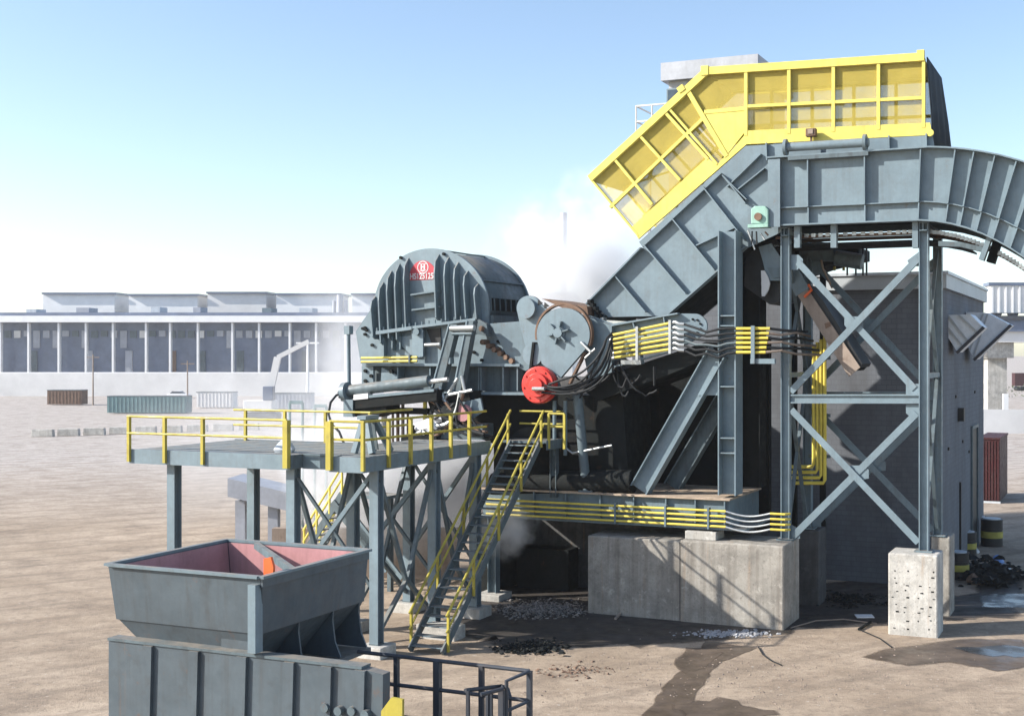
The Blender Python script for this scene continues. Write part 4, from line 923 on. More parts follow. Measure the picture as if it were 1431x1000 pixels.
# trolley pipe on top
TP = thing('roller', 'grey flanged roller resting on the top flange of the upper conveyor', 'roller', Q(1155, 212, .9))
a, b_ = Q(1098, 206, .95), Q(1214, 199, .95)
m = MB(); m.cyl(a, b_, .15, 18); m.build('tube', 'greyclean', TP, smooth=True)
for c in (Q(1098, 206, .95), Q(1209, 199.5, .95)):
    m = MB(); m.cyl((c[0]-.05, c[1], c[2]), (c[0]+.05, c[1], c[2]), .28, 20); m.build('flange', 'grey', TP, smooth=True)
m = MB(); m.box(a[0]+.1, b_[0], .85, 1.05, a[2]-.45, a[2]-.32); m.build('cradle', 'greydk', TP)
JB = thing('junction_box', 'small rusty brown box against the yellow hood', 'box', Q(1132, 193, 1.3))
m = MB(); a = Q(1126, 191, 1.25); b_ = Q(1140, 179, 1.25); m.box(a[0], b_[0], 1.2, 1.45, a[2], b_[2]); m.build('case', 'rust', JB, bevel=.02)
m = MB(); c = lerp(a, b_, .5); m.box(c[0]-.09, c[0]+.09, 1.17, 1.2, c[2]-.06, c[2]+.1); m.build('cover', 'rustlt', JB)
m = MB(); m.box(c[0]-.03, c[0]+.03, 1.28, 1.36, a[2]-.35, a[2]); m.build('stem', 'rust', JB)

# ================================================================== TOWER
TV = 1.42
TW = thing('support_tower', 'grey braced steel tower holding up the curved conveyor', 'tower', (U(1195, 760, TV)[0], TV+1.5, 2.7))
lu = U(1098.5, 500, TV)[0]; rr_ = U(1291.5, 500, TV)[0]
zl0, zr0 = 2.745, 2.625; zt_ = U(1190, 314, TV)[1]
for v in (TV, TV+3.0):
    for uu, z0 in ((lu, zl0), (rr_, zr0)):
        zz0 = z0 if v < 2 else 2.725
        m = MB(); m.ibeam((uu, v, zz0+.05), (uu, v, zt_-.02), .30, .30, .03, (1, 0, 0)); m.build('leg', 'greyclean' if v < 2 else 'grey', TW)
        m = MB(); m.box(uu-.28, uu+.28, v-.26, v+.26, zz0, zz0+.05); m.build('base_plate', 'grey', TW)
    # bracing
    def pz(px, py): u, z = U(px, py, TV); return (u, v-.02, z)
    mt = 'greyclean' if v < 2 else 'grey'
    m = MB(); m.ibeam(pz(1105, 557), pz(1285, 557), .30, .2, .05, (0, 0, 1)); m.build('girt', mt, TW)
    for a, b_, fr in (((1115, 366), (1278, 543), 0), ((1106, 547), (1283, 362), 1), ((1107, 572), (1284, 757), 1), ((1108, 749), (1281, 577), 0)):
        A_, B_ = Vector(pz(*a)), Vector(pz(*b_)); off = Vector((0, -.09 if fr else 0, 0))
        m = MB(); m.angle(A_+off, B_+off, .22, .03, .10); m.build('brace', mt, TW)
    for pts in ([(1105, 356), (1116, 356), (1122, 362), (1122, 370), (1114, 377), (1105, 377)], [(1180, 442), (1200, 442), (1206, 450), (1206, 462), (1186, 462), (1180, 454)], [(1266, 536), (1284, 536), (1284, 551), (1266, 551)], [(1266, 565), (1284, 565), (1284, 584), (1274, 584), (1266, 577)], [(1188, 650), (1208, 650), (1214, 656), (1214, 668), (1194, 672), (1186, 664)], [(1105, 732), (1118, 740), (1118, 752), (1105, 752)], [(1268, 364), (1284, 352), (1284, 372), (1272, 372)]):
        m = MB(); m.prism([(U(x, y, TV)[0], U(x, y, TV)[1]) for x, y in pts], v-.005, v+.012); m.build('gusset', mt, TW)
for uu in (lu, rr_):
    for za, zc in ((3.0, 8.2), (8.2, 3.0), (8.4, 12.6), (12.6, 8.4)):
        m = MB(); m.beam((uu, TV+.2, za), (uu, TV+2.8, zc), .12, .10, (1, 0, 0)); m.build('side_brace', 'greydk', TW)
    m = MB(); m.beam((uu, TV+.15, 8.3), (uu, TV+2.85, 8.3), .2, .16, (1, 0, 0)); m.build('side_girt', 'grey', TW)
for uu in (lu, rr_):
    m = MB(); m.ibeam((uu, TV-.25, zt_-.17), (uu, TV+3.2, zt_-.17), .28, .24, .03, (0, 0, 1)); m.build('cap_beam', 'grey', TW)

# rusty discharge chute behind the tower
RC = thing('discharge_chute', 'worn brown sloping chute hanging behind the upper tower bracing', 'chute', Q(1190, 520, 3.0))
m = MB(); m.prism(US([(1114, 412), (1128, 403), (1202, 513), (1186, 526)], 2.3), 2.3, 2.38); m.build('side_plate', 'rustlt', RC)
m = MB(); m.prism(US([(1092, 372), (1108, 362), (1130, 403), (1112, 414)], 2.28), 2.28, 2.40); m.build('head_plate', 'grey', RC)
m = MB(); m.prism(US([(1120, 404), (1126, 402), (1200, 512), (1194, 518)], 2.38), 2.38, 3.9); m.build('floor', 'blackish', RC)
m = MB(); m.prism(US([(1128, 403), (1130, 398), (1150, 420), (1205, 508), (1202, 513)], 2.38), 2.40, 3.9); m.build('trough', 'black', RC)
m = MB(); m.prism(US([(1152, 452), (1160, 449), (1161, 455), (1154, 459)], 2.28), 2.27, 2.30); m.build('patch', 'rust', RC)
m = MB(); m.tube([Q(1124, 415, 2.2), Q(1134, 405, 2.2), Q(1130, 398, 2.3)], .05, 6); m.build('hook', 'orange', RC)
# head spout with plastic sheet
HS = thing('head_spout', 'bent pale grey spout with hanging plastic sheet below the green bearing', 'spout', Q(1075, 420, 2.2))
m = MB(); m.prism(US([(1060, 345), (1078, 340), (1096, 368), (1096, 392), (1072, 392), (1066, 365)], 2.0), 2.0, 2.1); m.build('plate', 'greyclean', HS)
m = MB(); m.prism(US([(1072, 374), (1096, 374), (1096, 388), (1080, 388)], 1.95), 1.95, 2.0); m.build('bracket', 'grey', HS)
m = MB(); m.prism(US([(1044, 318), (1072, 318), (1092, 345), (1092, 420), (1075, 425), (1040, 400)], 2.3), 2.3, 4.2); m.build('casing', 'black', HS)
m = MB(); pl = []
for k in range(9):
    f = k/8; pl.append((1066+4*math.sin(f*3)+0, 378+36*f))
wv = [4, 6, 8, 9, 10, 9, 8, 6, 3]
poly = [(x-w_*.6, y) for (x, y), w_ in zip(pl, wv)]+[(x+w_*.6, y) for (x, y), w_ in list(zip(pl, wv))[::-1]]
m.prism(US(poly, 1.9), 1.88, 1.95); m.build('plastic_sheet', 'offwhite', HS)
# motor gallery under the conveyor at the roof line
GL = thing('drive_gallery', 'dark conveyor drive gallery with small railing above the block building roof', 'gallery', Q(1170, 388, 5.5))
m = MB(); m.prism(US([(1090, 330), (1200, 345), (1200, 360), (1150, 372), (1090, 392)], 4.6), 4.6, 6.6); m.build('floor', 'blackish', GL)
m = MB(); m.cyl(Q(1120, 352, 4.5), Q(1168, 352, 4.5), .35, 20); m.build('motor', 'greydk', GL, smooth=True)
m = MB(); m.cyl(Q(1168, 360, 4.3), Q(1205, 366, 4.3), .28, 20); m.build('motor', 'greydk', GL, smooth=True)
for px in (1184, 1196, 1206, 1211):
    m = MB(); m.cyl(Q(px, 385, 5.0), Q(px, 342, 5.0), .035, 6); m.build('rail_post', 'darkrail', GL)
for py in (345, 362):
    m = MB(); m.tube([Q(1180, py, 5.0), Q(1212, py+1, 5.0)], .035, 6); m.build('rail', 'darkrail', GL)
for py in (363,):
    m = MB(); m.tube([Q(1160, py, 5.6), Q(1186, py, 5.6)], .05, 6); m.build('rail', 'rail', GL)
for px in (1166, 1179):
    m = MB(); m.cyl(Q(px, 378, 5.6), Q(px, 358, 5.6), .05, 6); m.build('rail_post', 'rail', GL)
m = MB(); m.tube([Q(1146, 355, 4.4), Q(1150, 375, 4.3), Q(1158, 392, 4.3), Q(1163, 402, 4.5)], .04, 6); m.build('cable', 'rustlt', GL)
for px in (1110, 1150):
    m = MB(); a = Q(px, 388, 6.3); m.box(a[0]-.1, a[0]+.1, 6.2, 6.4, 2.0, a[2]+.3); m.build('leg', 'blackish', GL)

# ================================================================== WALKWAY PLATFORM
DZ = 5.97; pu = -10.24; pv0 = -8.77; pv1 = -1.2; pL = -19.0
WP = thing('walkway', 'raised grey steel walkway with yellow guardrails left of the machine', 'walkway', (pu-2, -5, 0))
# deck outline with an access notch on the near edge
nu0, nu1 = U(457, 640, pv0)[0]+.12, U(409, 640, pv0)[0]-.05
m = MB(); m.slab([(pL, pv0+.004), (nu1, pv0+.004), (nu1, pv0+.5), (nu0, pv0+.5), (nu0, pv0+.004), (pu, pv0+.004), (pu, pv1), (-13.2, pv1), (-13.2, -3.9), (pL, -3.9)], DZ-.05, DZ); m.build('deck', 'grey', WP)
def chan(a0, a1, b0, b1, nm='edge_beam', mat='greyclean'):
    m = MB(); m.box(a0, a1, b0, b1, DZ-.42, DZ+.03); m.build(nm, mat, WP)
chan(nu0, pu+.06, pv0-.06, pv0); chan(pL, nu1, pv0-.06, pv0); chan(nu1+.02, nu0-.02, pv0+.5, pv0+.56, 'edge_beam', 'grey')
chan(pu, pu+.06, pv0+.002, pv1, 'edge_beam', 'grey'); chan(pL, -13.2, -3.9, -3.84, 'edge_beam', 'greydk')
for px, w_ in ((nu0, .04), (nu1, .04)):
    m = MB(); m.box(px-.03, px+.03, pv0-.05, pv0+.5, DZ-.40, DZ+.02); m.build('edge_beam', 'greydk', WP)
RH = 1.07
def rpost(u, v, w=.05, zb_=DZ-.36): 
    m = MB(); m.box(u-w, u+w, v-w, v+w, zb_, DZ+RH); m.build('rail_post', 'rail', WP)
def rrail(pts, h, r=.038):
    m = MB(); m.tube([(u, v, DZ+h) for u, v in pts], r, 8); m.build('guardrail', 'rail', WP, smooth=True)
# near edge right of the notch, then along the right edge
cr = (pu+.10, pv0-.10)
rpost(*cr); rpost(nu0+.06, pv0-.12, .085); rpost(nu1-.08, pv0-.12, .085)
rp_v = [-7.55, -6.35, -5.15, -3.95, -2.75]
for v in rp_v: rpost(pu+.10, v)
for h in (RH, .54):
    rrail([(nu0+.06, pv0-.12), cr, (pu+.10, -1.6)], h)
    rrail([(nu1-.08, pv0-.12), (pL, pv0-.12)], h)
    rrail([(pL, -3.95), (-13.25, -3.95)], h)
    rrail([(-13.25, -3.95), (-13.25, -1.4)], h)
for u in (-16.0, -17.5, pL+.05): rpost(u, pv0-.1)
for u in (-18.5, -16.8, -15.1, -13.3): rpost(u, -3.93, .045)
# grating lines on deck
m = MB()
for k in range(12):
    v = pv0+.9+.55*k; m.box(pL+.2 if v < -4.1 else -13.1, pu-.1, v, v+.03, DZ+.001, DZ+.012)
m.build('deck_bars', 'greydk', WP)
# columns and braces
RV = (-7.8, -4.56, -1.9); LV = (-8.35, -5.3, -2.0); RU = -10.4
cols = [(RU, v) for v in RV]+[(-13.0, v) for v in LV]+[(-17.6, -8.35), (-17.6, -4.6)]
for u, v in cols:
    m = MB(); m.ibeam((u, v, .38), (u, v, DZ-.06), .32, .30, .03, (0, 1, 0)); m.build('column', 'greyclean', WP)
    m = MB(); m.box(u-.16, u+.16, v-.16, v+.16, .34, .38); m.build('base_plate', 'greydk', WP)
names = ['nearest footing below the walkway corner, left of the stair foot', 'footing under the middle right walkway column', 'footing under the far right walkway column, behind the stair', 'footing under the front left walkway column behind the hopper', 'footing under the middle left walkway column', 'footing under the far left walkway column by the steam', 'footing under the outermost front walkway column', 'footing under the outermost rear walkway column']
for (u, v), s in zip(cols, names): footing(u, v, .42, .34, 'pale concrete '+s)
def br(a, b_, w=.11, mat='grey'):
    m = MB(); m.beam(a, b_, w, w, (0, 1, 0)); m.build('brace', mat, WP)
for u, V in ((RU, RV), (-13.0, LV)):
    for a, b_ in ((V[0], V[1]), (V[1], V[2])):
        c = (a+b_)/2
        br((u, a+.15, DZ-.7), (u, c-.05, 2.0), .12, 'greydk'); br((u, b_-.15, DZ-.7), (u, c+.05, 2.0), .12, 'greydk')
        br((u, c, 2.0), (u, b_-.15, .7), .12, 'greydk'); br((u, c, 2.0), (u, a+.15, .7), .12, 'greydk')
for va, vb in zip(RV, LV):
    br((RU-.15, va, DZ-.55), (-12.9, vb, 2.2), .13, 'grey'); br((-12.85, vb, DZ-.7), (RU-.15, va, 2.0), .09, 'greydk')
m = MB(); m.box(-17.6, -10.3, -5.38, -5.22, DZ-.36, DZ-.06); m.build('floor_beam', 'greydk', WP)
m = MB(); m.box(-13.08, -12.92, -8.3, -1.3, DZ-.36, DZ-.06); m.build('floor_beam', 'greydk', WP)
# tapered stand on the deck
SD = thing('deck_stand', 'grey A shaped stand on the walkway deck below the cylinder', 'stand', Q(503, 634, -7.6))
zz = DZ+.002
for px0, px1 in ((495, 503), (520, 507)):
    a = U(px0, 640, -7.4)[0]; b_ = U(px1, 640, -7.4)[0]
    m = MB(); m.beam((a, -7.4, zz+.02), (b_, -7.2, DZ+1.05), .16, .16, (0, 1, 0)); m.build('leg', 'greyclean', SD)
    m = MB(); m.beam((a, -6.4, zz+.02), (b_, -6.8, DZ+1.05), .16, .16, (0, 1, 0)); m.build('leg', 'grey', SD)
m = MB(); a = U(499, 640, -7.4)[0]; b_ = U(511, 640, -7.4)[0]; m.box(a, b_, -7.4, -6.7, DZ+1.05, DZ+1.16); m.build('head', 'greyclean', SD)
m = MB(); m.prism([(a, DZ+.1), (b_+.1, DZ+.1), (b_-.05, DZ+1.0), (a+.05, DZ+1.0)], -6.9, -6.85); m.build('web', 'greydk', SD)
# grey sack on walkway at left
m = MB(); c = G(398, 632, DZ); m_pts = []
SK = MB(I)
rings = [(0, .26), (.1, .3), (.25, .22), (.38, .10)]
pts = []; n = 10
for z, r in rings:
    for k in range(n):
        a = 6.283*k/n; rr2 = r*(1+.2*math.sin(k*2.3)); pts.append((c.x+rr2*math.cos(a), c.y+rr2*math.sin(a), DZ+.003+z))
fs = [(i*n+k, i*n+(k+1) % n, (i+1)*n+(k+1) % n, (i+1)*n+k) for i in range(3) for k in range(n)]+[tuple(range(3*n, 4*n)), tuple(range(n-1, -1, -1))]
SK.add(pts, fs); tag(SK.build('sack', 'galv', smooth=True), 'small pale grey sack lying on the walkway deck', 'sack')

# ================================================================== FRONT STAIR
ST_ = thing('steel_stair', 'steep open tread steel stair with yellow handrails down from the walkway', 'stair', (-9.1, -7, 0))
su0, su1 = -9.72, -8.58; sv0, sv1 = -7.05, -.55
for su in (su0, su1):
    m = MB(); m.beam((su, sv0, .05), (su, sv1, DZ-.05), .26, .06, (0, -.7, .7)); m.build('stringer', 'greydk', ST_)
NT = 24
for k in range(NT):
    f = (k+.6)/NT; m = MB(); v = sv0+(sv1-sv0)*f; z = .05+(DZ-.1)*f
    m.box(su0+.035, su1-.035, v-.14, v+.14, z-.015, z+.015); m.build('tread', 'grey', ST_)
for su in (su0-.02, su1+.02):
    sd = -.06 if su < -9 else .06
    for h, r in ((1.0, .042), (.52, .034)):
        m = MB(); m.tube([(su+sd, sv0+.1, .15+h), (su+sd, sv1+.1, DZ+h+.06)], r, 8); m.build('handrail', 'rail', ST_, smooth=True)
    for f in (.015, .25, .5, .74, .97):
        v = sv0+.1+(sv1-sv0)*f; z = .1+DZ*f; m = MB(); m.box(su+sd-.035, su+sd+.035, v-.035, v+.035, z-.12, z+1.03); m.build('handrail_post', 'rail', ST_)
# landing beyond the stair
LD = thing('stair_landing', 'dark steel landing with yellow rail at the head of the front stair', 'landing', (-9.2, .3, DZ-.3))
m = MB(); m.box(pu+.07, -8.35, sv1+.05, 1.0, DZ-.08, DZ-.005); m.build('deck', 'greydk', LD)
m = MB(); m.box(-8.38, -8.3, sv1+.05, 1.0, DZ-.3, DZ+.03); m.build('edge_beam', 'greydk', LD)
for p in ((-8.3, sv1+.1), (-8.3, .9), (-7.7, sv1+.1)):
    m = MB(); m.box(p[0]-.04, p[0]+.04, p[1]-.04, p[1]+.04, DZ-.25, DZ+RH-.1); m.build('rail_post', 'rail', LD)
for h in (RH-.1, .52):
    m = MB(); m.tube([(pu+.1, .9, DZ+h), (-8.3, .9, DZ+h), (-8.3, sv1+.1, DZ+h), (-7.7, sv1+.1, DZ+h)], .036, 8); m.build('guardrail', 'rail', LD)
m = MB(); m.ibeam((-8.6, .6, 3.9), (-8.6, .6, DZ-.08), .25, .25, .03); m.build('leg', 'greydk', LD)
b = MB(); a = G(628, 893, 0); q = toM(a); b.box(q[0]-.9, q[0]+.3, q[1]-.2, q[1]+.5, -.1, .42)
tag(b.build('footing', 'conc2', bevel=.03), 'pale concrete block beside the foot of the steel stair', 'footing', 'small concrete footings')
# ================================================================== BACK STAIR
BS = thing('steel_stair', 'small far stair with bright yellow handrails seen beneath the walkway', 'stair', Q(440, 770, 4))
bvv = .3
A_, B_ = Vector(Q(424, 775, bvv)), Vector(Q(478, 690, bvv))
for dv in (0, 1.0):
    m = MB(); o_ = Vector((0, dv, 0)); m.beam(A_+o_, B_+o_, .06, .26); m.build('stringer', 'greydk', BS)
    for h in (.95, .5):
        m = MB(); hh = Vector((0, dv, h)); m.tube([A_+hh, B_+hh+Vector((0, 0, .1))], .045, 8); m.build('handrail', 'yellow', BS)
    for f in (.02, .35, .68, 1):
        p = A_.lerp(B_, f)+o_; m = MB(); m.cyl(p, p+Vector((0, 0, 1)), .045, 8); m.build('handrail_post', 'yellow', BS)
for k in range(11):
    p = A_.lerp(B_, (k+.5)/11); m = MB(); m.box(p.x-.14, p.x+.14, bvv+.03, bvv+.97, p.z-.02, p.z+.02); m.build('tread', 'grey', BS)
m = MB(); e = Q(478, 690, bvv); f_ = Q(510, 690, bvv); m.box(e[0], f_[0]+1, bvv-.1, bvv+1.1, e[2]-.12, e[2]); m.build('landing', 'grey', BS)
for k in range(4):
    a = Q(470+k*9, 700+k*6, bvv+.2); m = MB(); m.beam((a[0], bvv-.05, a[2]), (a[0]+2.2, bvv-.05, a[2]-2.3), .08, .28, (0, 1, 0)); m.build('side_slat', 'grey' if k % 2 else 'greydk', BS)
for uu in (e[0]+.2, f_[0]+.8):
    m = MB(); m.box(uu-.08, uu+.08, bvv+.4, bvv+.6, 0, e[2]-.12); m.build('leg', 'greydk', BS)
# worker in a red jacket on that stair head
def person(px, pyfoot, v):
    a = Q(px, pyfoot, v); base = Vector(M(*a)); h = 1.75
    P_ = thing('person', 'person in a red jacket and dark trousers standing at the far stair head', 'person', a)
    J = {'pel': (0, 0, .95), 'che': (0, .02, 1.32), 'nek': (0, .01, 1.50), 'hea': (0, -.02, 1.60), 'top': (0, -.02, 1.73),
         'hl': (.1, 0, .9), 'kl': (.12, -.03, .5), 'al': (.12, .02, .07), 'tl': (.13, -.14, .03), 'hr': (-.1, 0, .9), 'kr': (-.12, -.02, .5), 'ar': (-.13, .03, .07), 'tr': (-.14, -.13, .03),
         'sl': (.19, .02, 1.42), 'el': (.26, .03, 1.14), 'wl': (.24, -.12, .93), 'fl': (.23, -.17, .85), 'sr': (-.19, .02, 1.42), 'er': (-.27, .02, 1.14), 'wr': (-.26, -.12, .94), 'fr': (-.25, -.18, .86)}
    Rr = {'pel': .16, 'che': .18, 'nek': .065, 'hea': .10, 'top': .07, 'hl': .10, 'kl': .07, 'al': .05, 'tl': .045, 'hr': .10, 'kr': .07, 'ar': .05, 'tr': .045, 'sl': .075, 'el': .055, 'wl': .04, 'fl': .035, 'sr': .075, 'er': .055, 'wr': .04, 'fr': .035}
    E_ = [('pel', 'che'), ('che', 'nek'), ('nek', 'hea'), ('hea', 'top'), ('pel', 'hl'), ('hl', 'kl'), ('kl', 'al'), ('al', 'tl'), ('pel', 'hr'), ('hr', 'kr'), ('kr', 'ar'), ('ar', 'tr'), ('che', 'sl'), ('sl', 'el'), ('el', 'wl'), ('wl', 'fl'), ('che', 'sr'), ('sr', 'er'), ('er', 'wr'), ('wr', 'fr')]
    ks = list(J); me = bpy.data.meshes.new('body'); me.from_pydata([J[k] for k in ks], [(ks.index(a_), ks.index(b_)) for a_, b_ in E_], [])
    o_ = bpy.data.objects.new('body', me); COL.objects.link(o_); o_.parent = P_
    sk_ = o_.modifiers.new('skin', 'SKIN'); ss = o_.modifiers.new('sub', 'SUBSURF'); ss.levels = ss.render_levels = 1
    for i, k in enumerate(ks): me.skin_vertices[0].data[i].radius = (Rr[k], Rr[k]*.85); me.skin_vertices[0].data[i].use_root = (k == 'pel')
    mm, n, b, _ = nt('worker_clothes'); tc = n.nodes.new('ShaderNodeTexCoord'); sx = n.nodes.new('ShaderNodeSeparateXYZ'); n.links.new(tc.outputs['Object'], sx.inputs[0])
    cr_ = ramp(n, sx.outputs[2], [(0, (.03, .035, .05)), (.93/2, (.03, .035, .05)), (.94/2, (.55, .03, .05)), (1.48/2, (.55, .03, .05)), (1.50/2, (.40, .25, .18)), (1, (.40, .25, .18))])
    n.links.new(cr_, b.inputs['Base Color'])
    dv = n.nodes.new('ShaderNodeMath'); dv.operation = 'MULTIPLY'; dv.inputs[1].default_value = .5; n.links.new(sx.outputs[2], dv.inputs[0]); n.links.new(dv.outputs[0], cr_.node.inputs[0])
    me.materials.append(mm)
    hm = MB(I); c = Vector((0, -.02, 1.69)); pts = []
    for i in range(5):
        for k in range(12):
            a_ = 6.283*k/12; el = R(90*i/4.2); pts.append((c.x+.125*math.cos(el)*math.cos(a_), c.y+.14*math.cos(el)*math.sin(a_), c.z+.12*math.sin(el)))
    hm.add(pts, [(i*12+k, i*12+(k+1) % 12, (i+1)*12+(k+1) % 12, (i+1)*12+k) for i in range(4) for k in range(12)]+[tuple(range(48, 60))])
    hat = hm.build('hard_hat', 'darkcloth', loc=(0, 0, 0), smooth=True); hat.parent = P_; hat.location = (0, 0, 0)
    return P_
ph = person(463, 690, bvv+.5)
ph.location = Vector(M(Q(484, 690, bvv)[0], bvv+.5, e[2]+.002)); ph['_w'] = tuple(ph.location)

# ================================================================== HOPPER, FOREGROUND LEFT
hw = Vector((-6.83, 22.0, 0)); hq = toM(hw); hu, hv = hq[0], hq[1]; hl = 3.29
HZ = 4.95; HZ2 = 3.92; hub = hu-3.6
HP = thing('hopper_bin', 'slate grey open hopper with pink inner walls in the left foreground', 'hopper', (hu-1.8, hv+1.6, 1))
def slope(pts_a, pts_b, th, nm, mat, lab=None):
    m = MB(); n = len(pts_a); m.add(pts_a+pts_b, [(0, 1, 3, 2)] if n == 2 else []); o_ = m.build(nm, mat, HP, label=lab); s = o_.modifiers.new('t', 'SOLIDIFY'); s.thickness = th; s.offset = 0; return o_
h2u = hu-.10
m = MB()
def plate(p, nm, mat, th=.05):
    m = MB(); m.add(p, [(0, 1, 2, 3)]); o_ = m.build(nm, mat, HP); s = o_.modifiers.new('t', 'SOLIDIFY'); s.thickness = th; s.offset = 0; return o_
plate([(hu, hv, HZ), (hu, hv+hl, HZ), (h2u, hv+hl, HZ2), (h2u, hv+.1, HZ2)], 'side_wall', 'bin')
plate([(hub, hv, HZ), (hub, hv+hl, HZ), (hub+.1, hv+hl, HZ2), (hub+.1, hv+.1, HZ2)], 'side_wall', 'bin')
plate([(hub, hv, HZ), (hu, hv, HZ), (h2u, hv+.1, HZ2), (hub+.1, hv+.1, HZ2)], 'end_wall', 'bin')
plate([(hub, hv+hl, HZ), (hu, hv+hl, HZ), (h2u, hv+hl, HZ2), (hub+.1, hv+hl, HZ2)], 'end_wall', 'bin')
plate([(hub+.07, hv+hl-.04, HZ-.02), (hu-.07, hv+hl-.04, HZ-.02), (h2u-.07, hv+hl-.04, HZ2), (hub+.17, hv+hl-.04, HZ2)], 'liner', 'pink', .02)
plate([(hub+.05, hv+.06, HZ-.02), (hub+.05, hv+hl-.06, HZ-.02), (hub+.15, hv+hl-.06, HZ2), (hub+.15, hv+.16, HZ2)], 'liner', 'pink', .02)
# rim
m = MB()
m.box(hu-.03, hu+.09, hv-.05, hv+hl+.05, HZ, HZ+.05); m.box(hub-.09, hub+.03, hv-.05, hv+hl+.05, HZ, HZ+.05); m.box(hub+.03, hu-.03, hv-.09, hv+.03, HZ+.001, HZ+.051); m.box(hub+.03, hu-.03, hv+hl-.03, hv+hl+.09, HZ+.001, HZ+.051); m.build('rim', 'grey', HP)
m = MB(); m.box(hu+.002, hu+.05, hv-.02, hv+hl, HZ-.16, HZ); m.build('rim_band', 'bin', HP)
# tapered lower part with gussets
h3u = hu-1.0; Z3 = 2.95
plate([(h2u-.05, hv+.12, HZ2), (h2u-.05, hv+hl, HZ2), (h3u, hv+hl-.3, Z3), (h3u, hv+.5, Z3)], 'lower_wall', 'bin')
plate([(hub+.15, hv+.12, HZ2), (h2u-.05, hv+.12, HZ2), (h3u, hv+.5, Z3), (hub+1, hv+.5, Z3)], 'lower_wall', 'bin')
plate([(hub+.15, hv+hl, HZ2), (h2u-.05, hv+hl, HZ2), (h3u, hv+hl-.3, Z3), (hub+1, hv+hl-.3, Z3)], 'lower_wall', 'bin')
for k, f in enumerate((.02, .36, .70, .98)):
    v = hv+.12+(hl-.15)*f; m = MB(); pts = [(h2u-.02, v, HZ2+.02), (h2u-.04, v, HZ2-.2), (h2u+.02, v, Z3+.35), (h2u+.16, v, Z3+.05), (h3u-.05, v, Z3+.05), (h3u-.05, v, HZ2-.1)]
    m.add([(a, b_-.02, c) for a, b_, c in pts]+[(a, b_+.02, c) for a, b_, c in pts], [(0, 1, 2, 3, 4, 5), (11, 10, 9, 8, 7, 6)]+[(i, i+6, (i+1) % 6+6, (i+1) % 6) for i in range(6)]); m.build('gusset', 'bin', HP)
m = MB(); m.box(hub+.5, h2u+.18, hv+.1, hv+hl+.02, Z3-.06, Z3+.03); m.build('sole_plate', 'bin', HP)
m = MB(); m.box(hu-.19, hu-.02, hv-.14, hv+.06, 3.62, HZ-.1); m.build('corner_post', 'greyclean', HP)
m = MB(); m.beam(M(0, 0, 0)*0+Vector((hu-.06, hv+.97, HZ-.03)), Vector((hu-2.78, hv+hl-.05, HZ-.03)), .1, .14); m.build('cross_bar', 'greydk', HP)
m = MB(); m.box(hub+.1, h3u+.3, hv+.5, hv+hl-.3, .0, Z3-.063); m.build('base', 'blackish', HP)
# orange strap inside
m = MB(); m.prism([(hu-.36, HZ-.35), (hu-.16, HZ-.35), (hu-.14, HZ+.12), (hu-.2, HZ+.30), (hu-.36, HZ+.26)], hv+.5, hv+.56)
tag(m.build('orange_panel', 'orange'), 'bright orange panel sticking up inside the open hopper', 'panel')
# lower box in front
lw = toM(Vector((-4.42, 21.0, 0))); lu_, lv_ = lw[0], lw[1]; LZ = 3.53
LB = thing('lower_trough', 'ribbed slate grey trough box below the hopper at the bottom left', 'trough', (lu_-2, lv_+1, 0))
m = MB(); m.prism([(lu_, LZ-.05), (lu_-.42, LZ), (lu_-6.2, LZ), (lu_-6.2, .3), (lu_-.05, .3)], lv_, lv_+.22); m.build('box', 'bin', LB)
for d in (.45, 1.15, 1.95, 3.0, 4.1, 5.2):
    m = MB(); m.prism([(lu_-d-.10, LZ-.01), (lu_-d+.12, LZ-.01), (lu_-d+.02, .3), (lu_-d-.2, .3)], lv_-.07, lv_-.002); m.build('rib', 'bin', LB)
m = MB(); m.box(lu_-6.2, lu_-.42, lv_-.03, lv_+.25, LZ+.001, LZ+.05); m.build('cap', 'greydk', LB)
for k in range(4):
    c = (lu_-.3-.28*k, lv_-.12, 2.78+.03*(k % 2)); m = MB(); m.cyl(c, (c[0], lv_, c[2]), .08, 12); m.build('pipe_end', 'greydk', LB)
# yellow bracket plate
a = toM(W(548, 985, 20.5)); m = MB(); m.prism([(a[0]-.22, a[2]-.9), (a[0]+.20, a[2]-.9), (a[0]+.20, a[2]+.12), (a[0]-.02, a[2]+.13), (a[0]-.22, a[2]-.12)], a[1], a[1]+.06); m.prism([(a[0]-.1, .3), (a[0]+.1, .3), (a[0]+.1, a[2]-.9), (a[0]-.1, a[2]-.9)], a[1]+.002, a[1]+.058)
tag(m.build('lifting_plate', 'rail'), 'dull yellow clipped plate standing beside the lower trough', 'plate')
# ================================================================== FOREGROUND RAIL
fy = 23.0
FR = thing('platform_railing', 'dark steel railing of the low platform in the foreground', 'railing', (toM(W(650, 990, fy))[0], toM(W(650, 990, fy))[1], 1.85))
def fp(px, py, y=fy): q = toM(W(px, py, y)); return q
r0, r1 = Vector(fp(500, 910, 24.0)), Vector(fp(740, 937, 23.0))
for dz in (0, -.56):
    m = MB(); m.tube([r0+Vector((0, 0, dz)), r1+Vector((0, 0, dz))], .04, 8); m.build('rail', 'darkrail', FR, smooth=True)
zd = 1.85
for px in (556, 614, 675, 740):
    f = (px-500)/240; p = r0.lerp(r1, f); w_ = .045 if px != 614 else .065; m = MB(); m.box(p.x-w_, p.x+w_, p.y-w_, p.y+w_, zd, p.z); m.build('post', 'darkrail', FR)
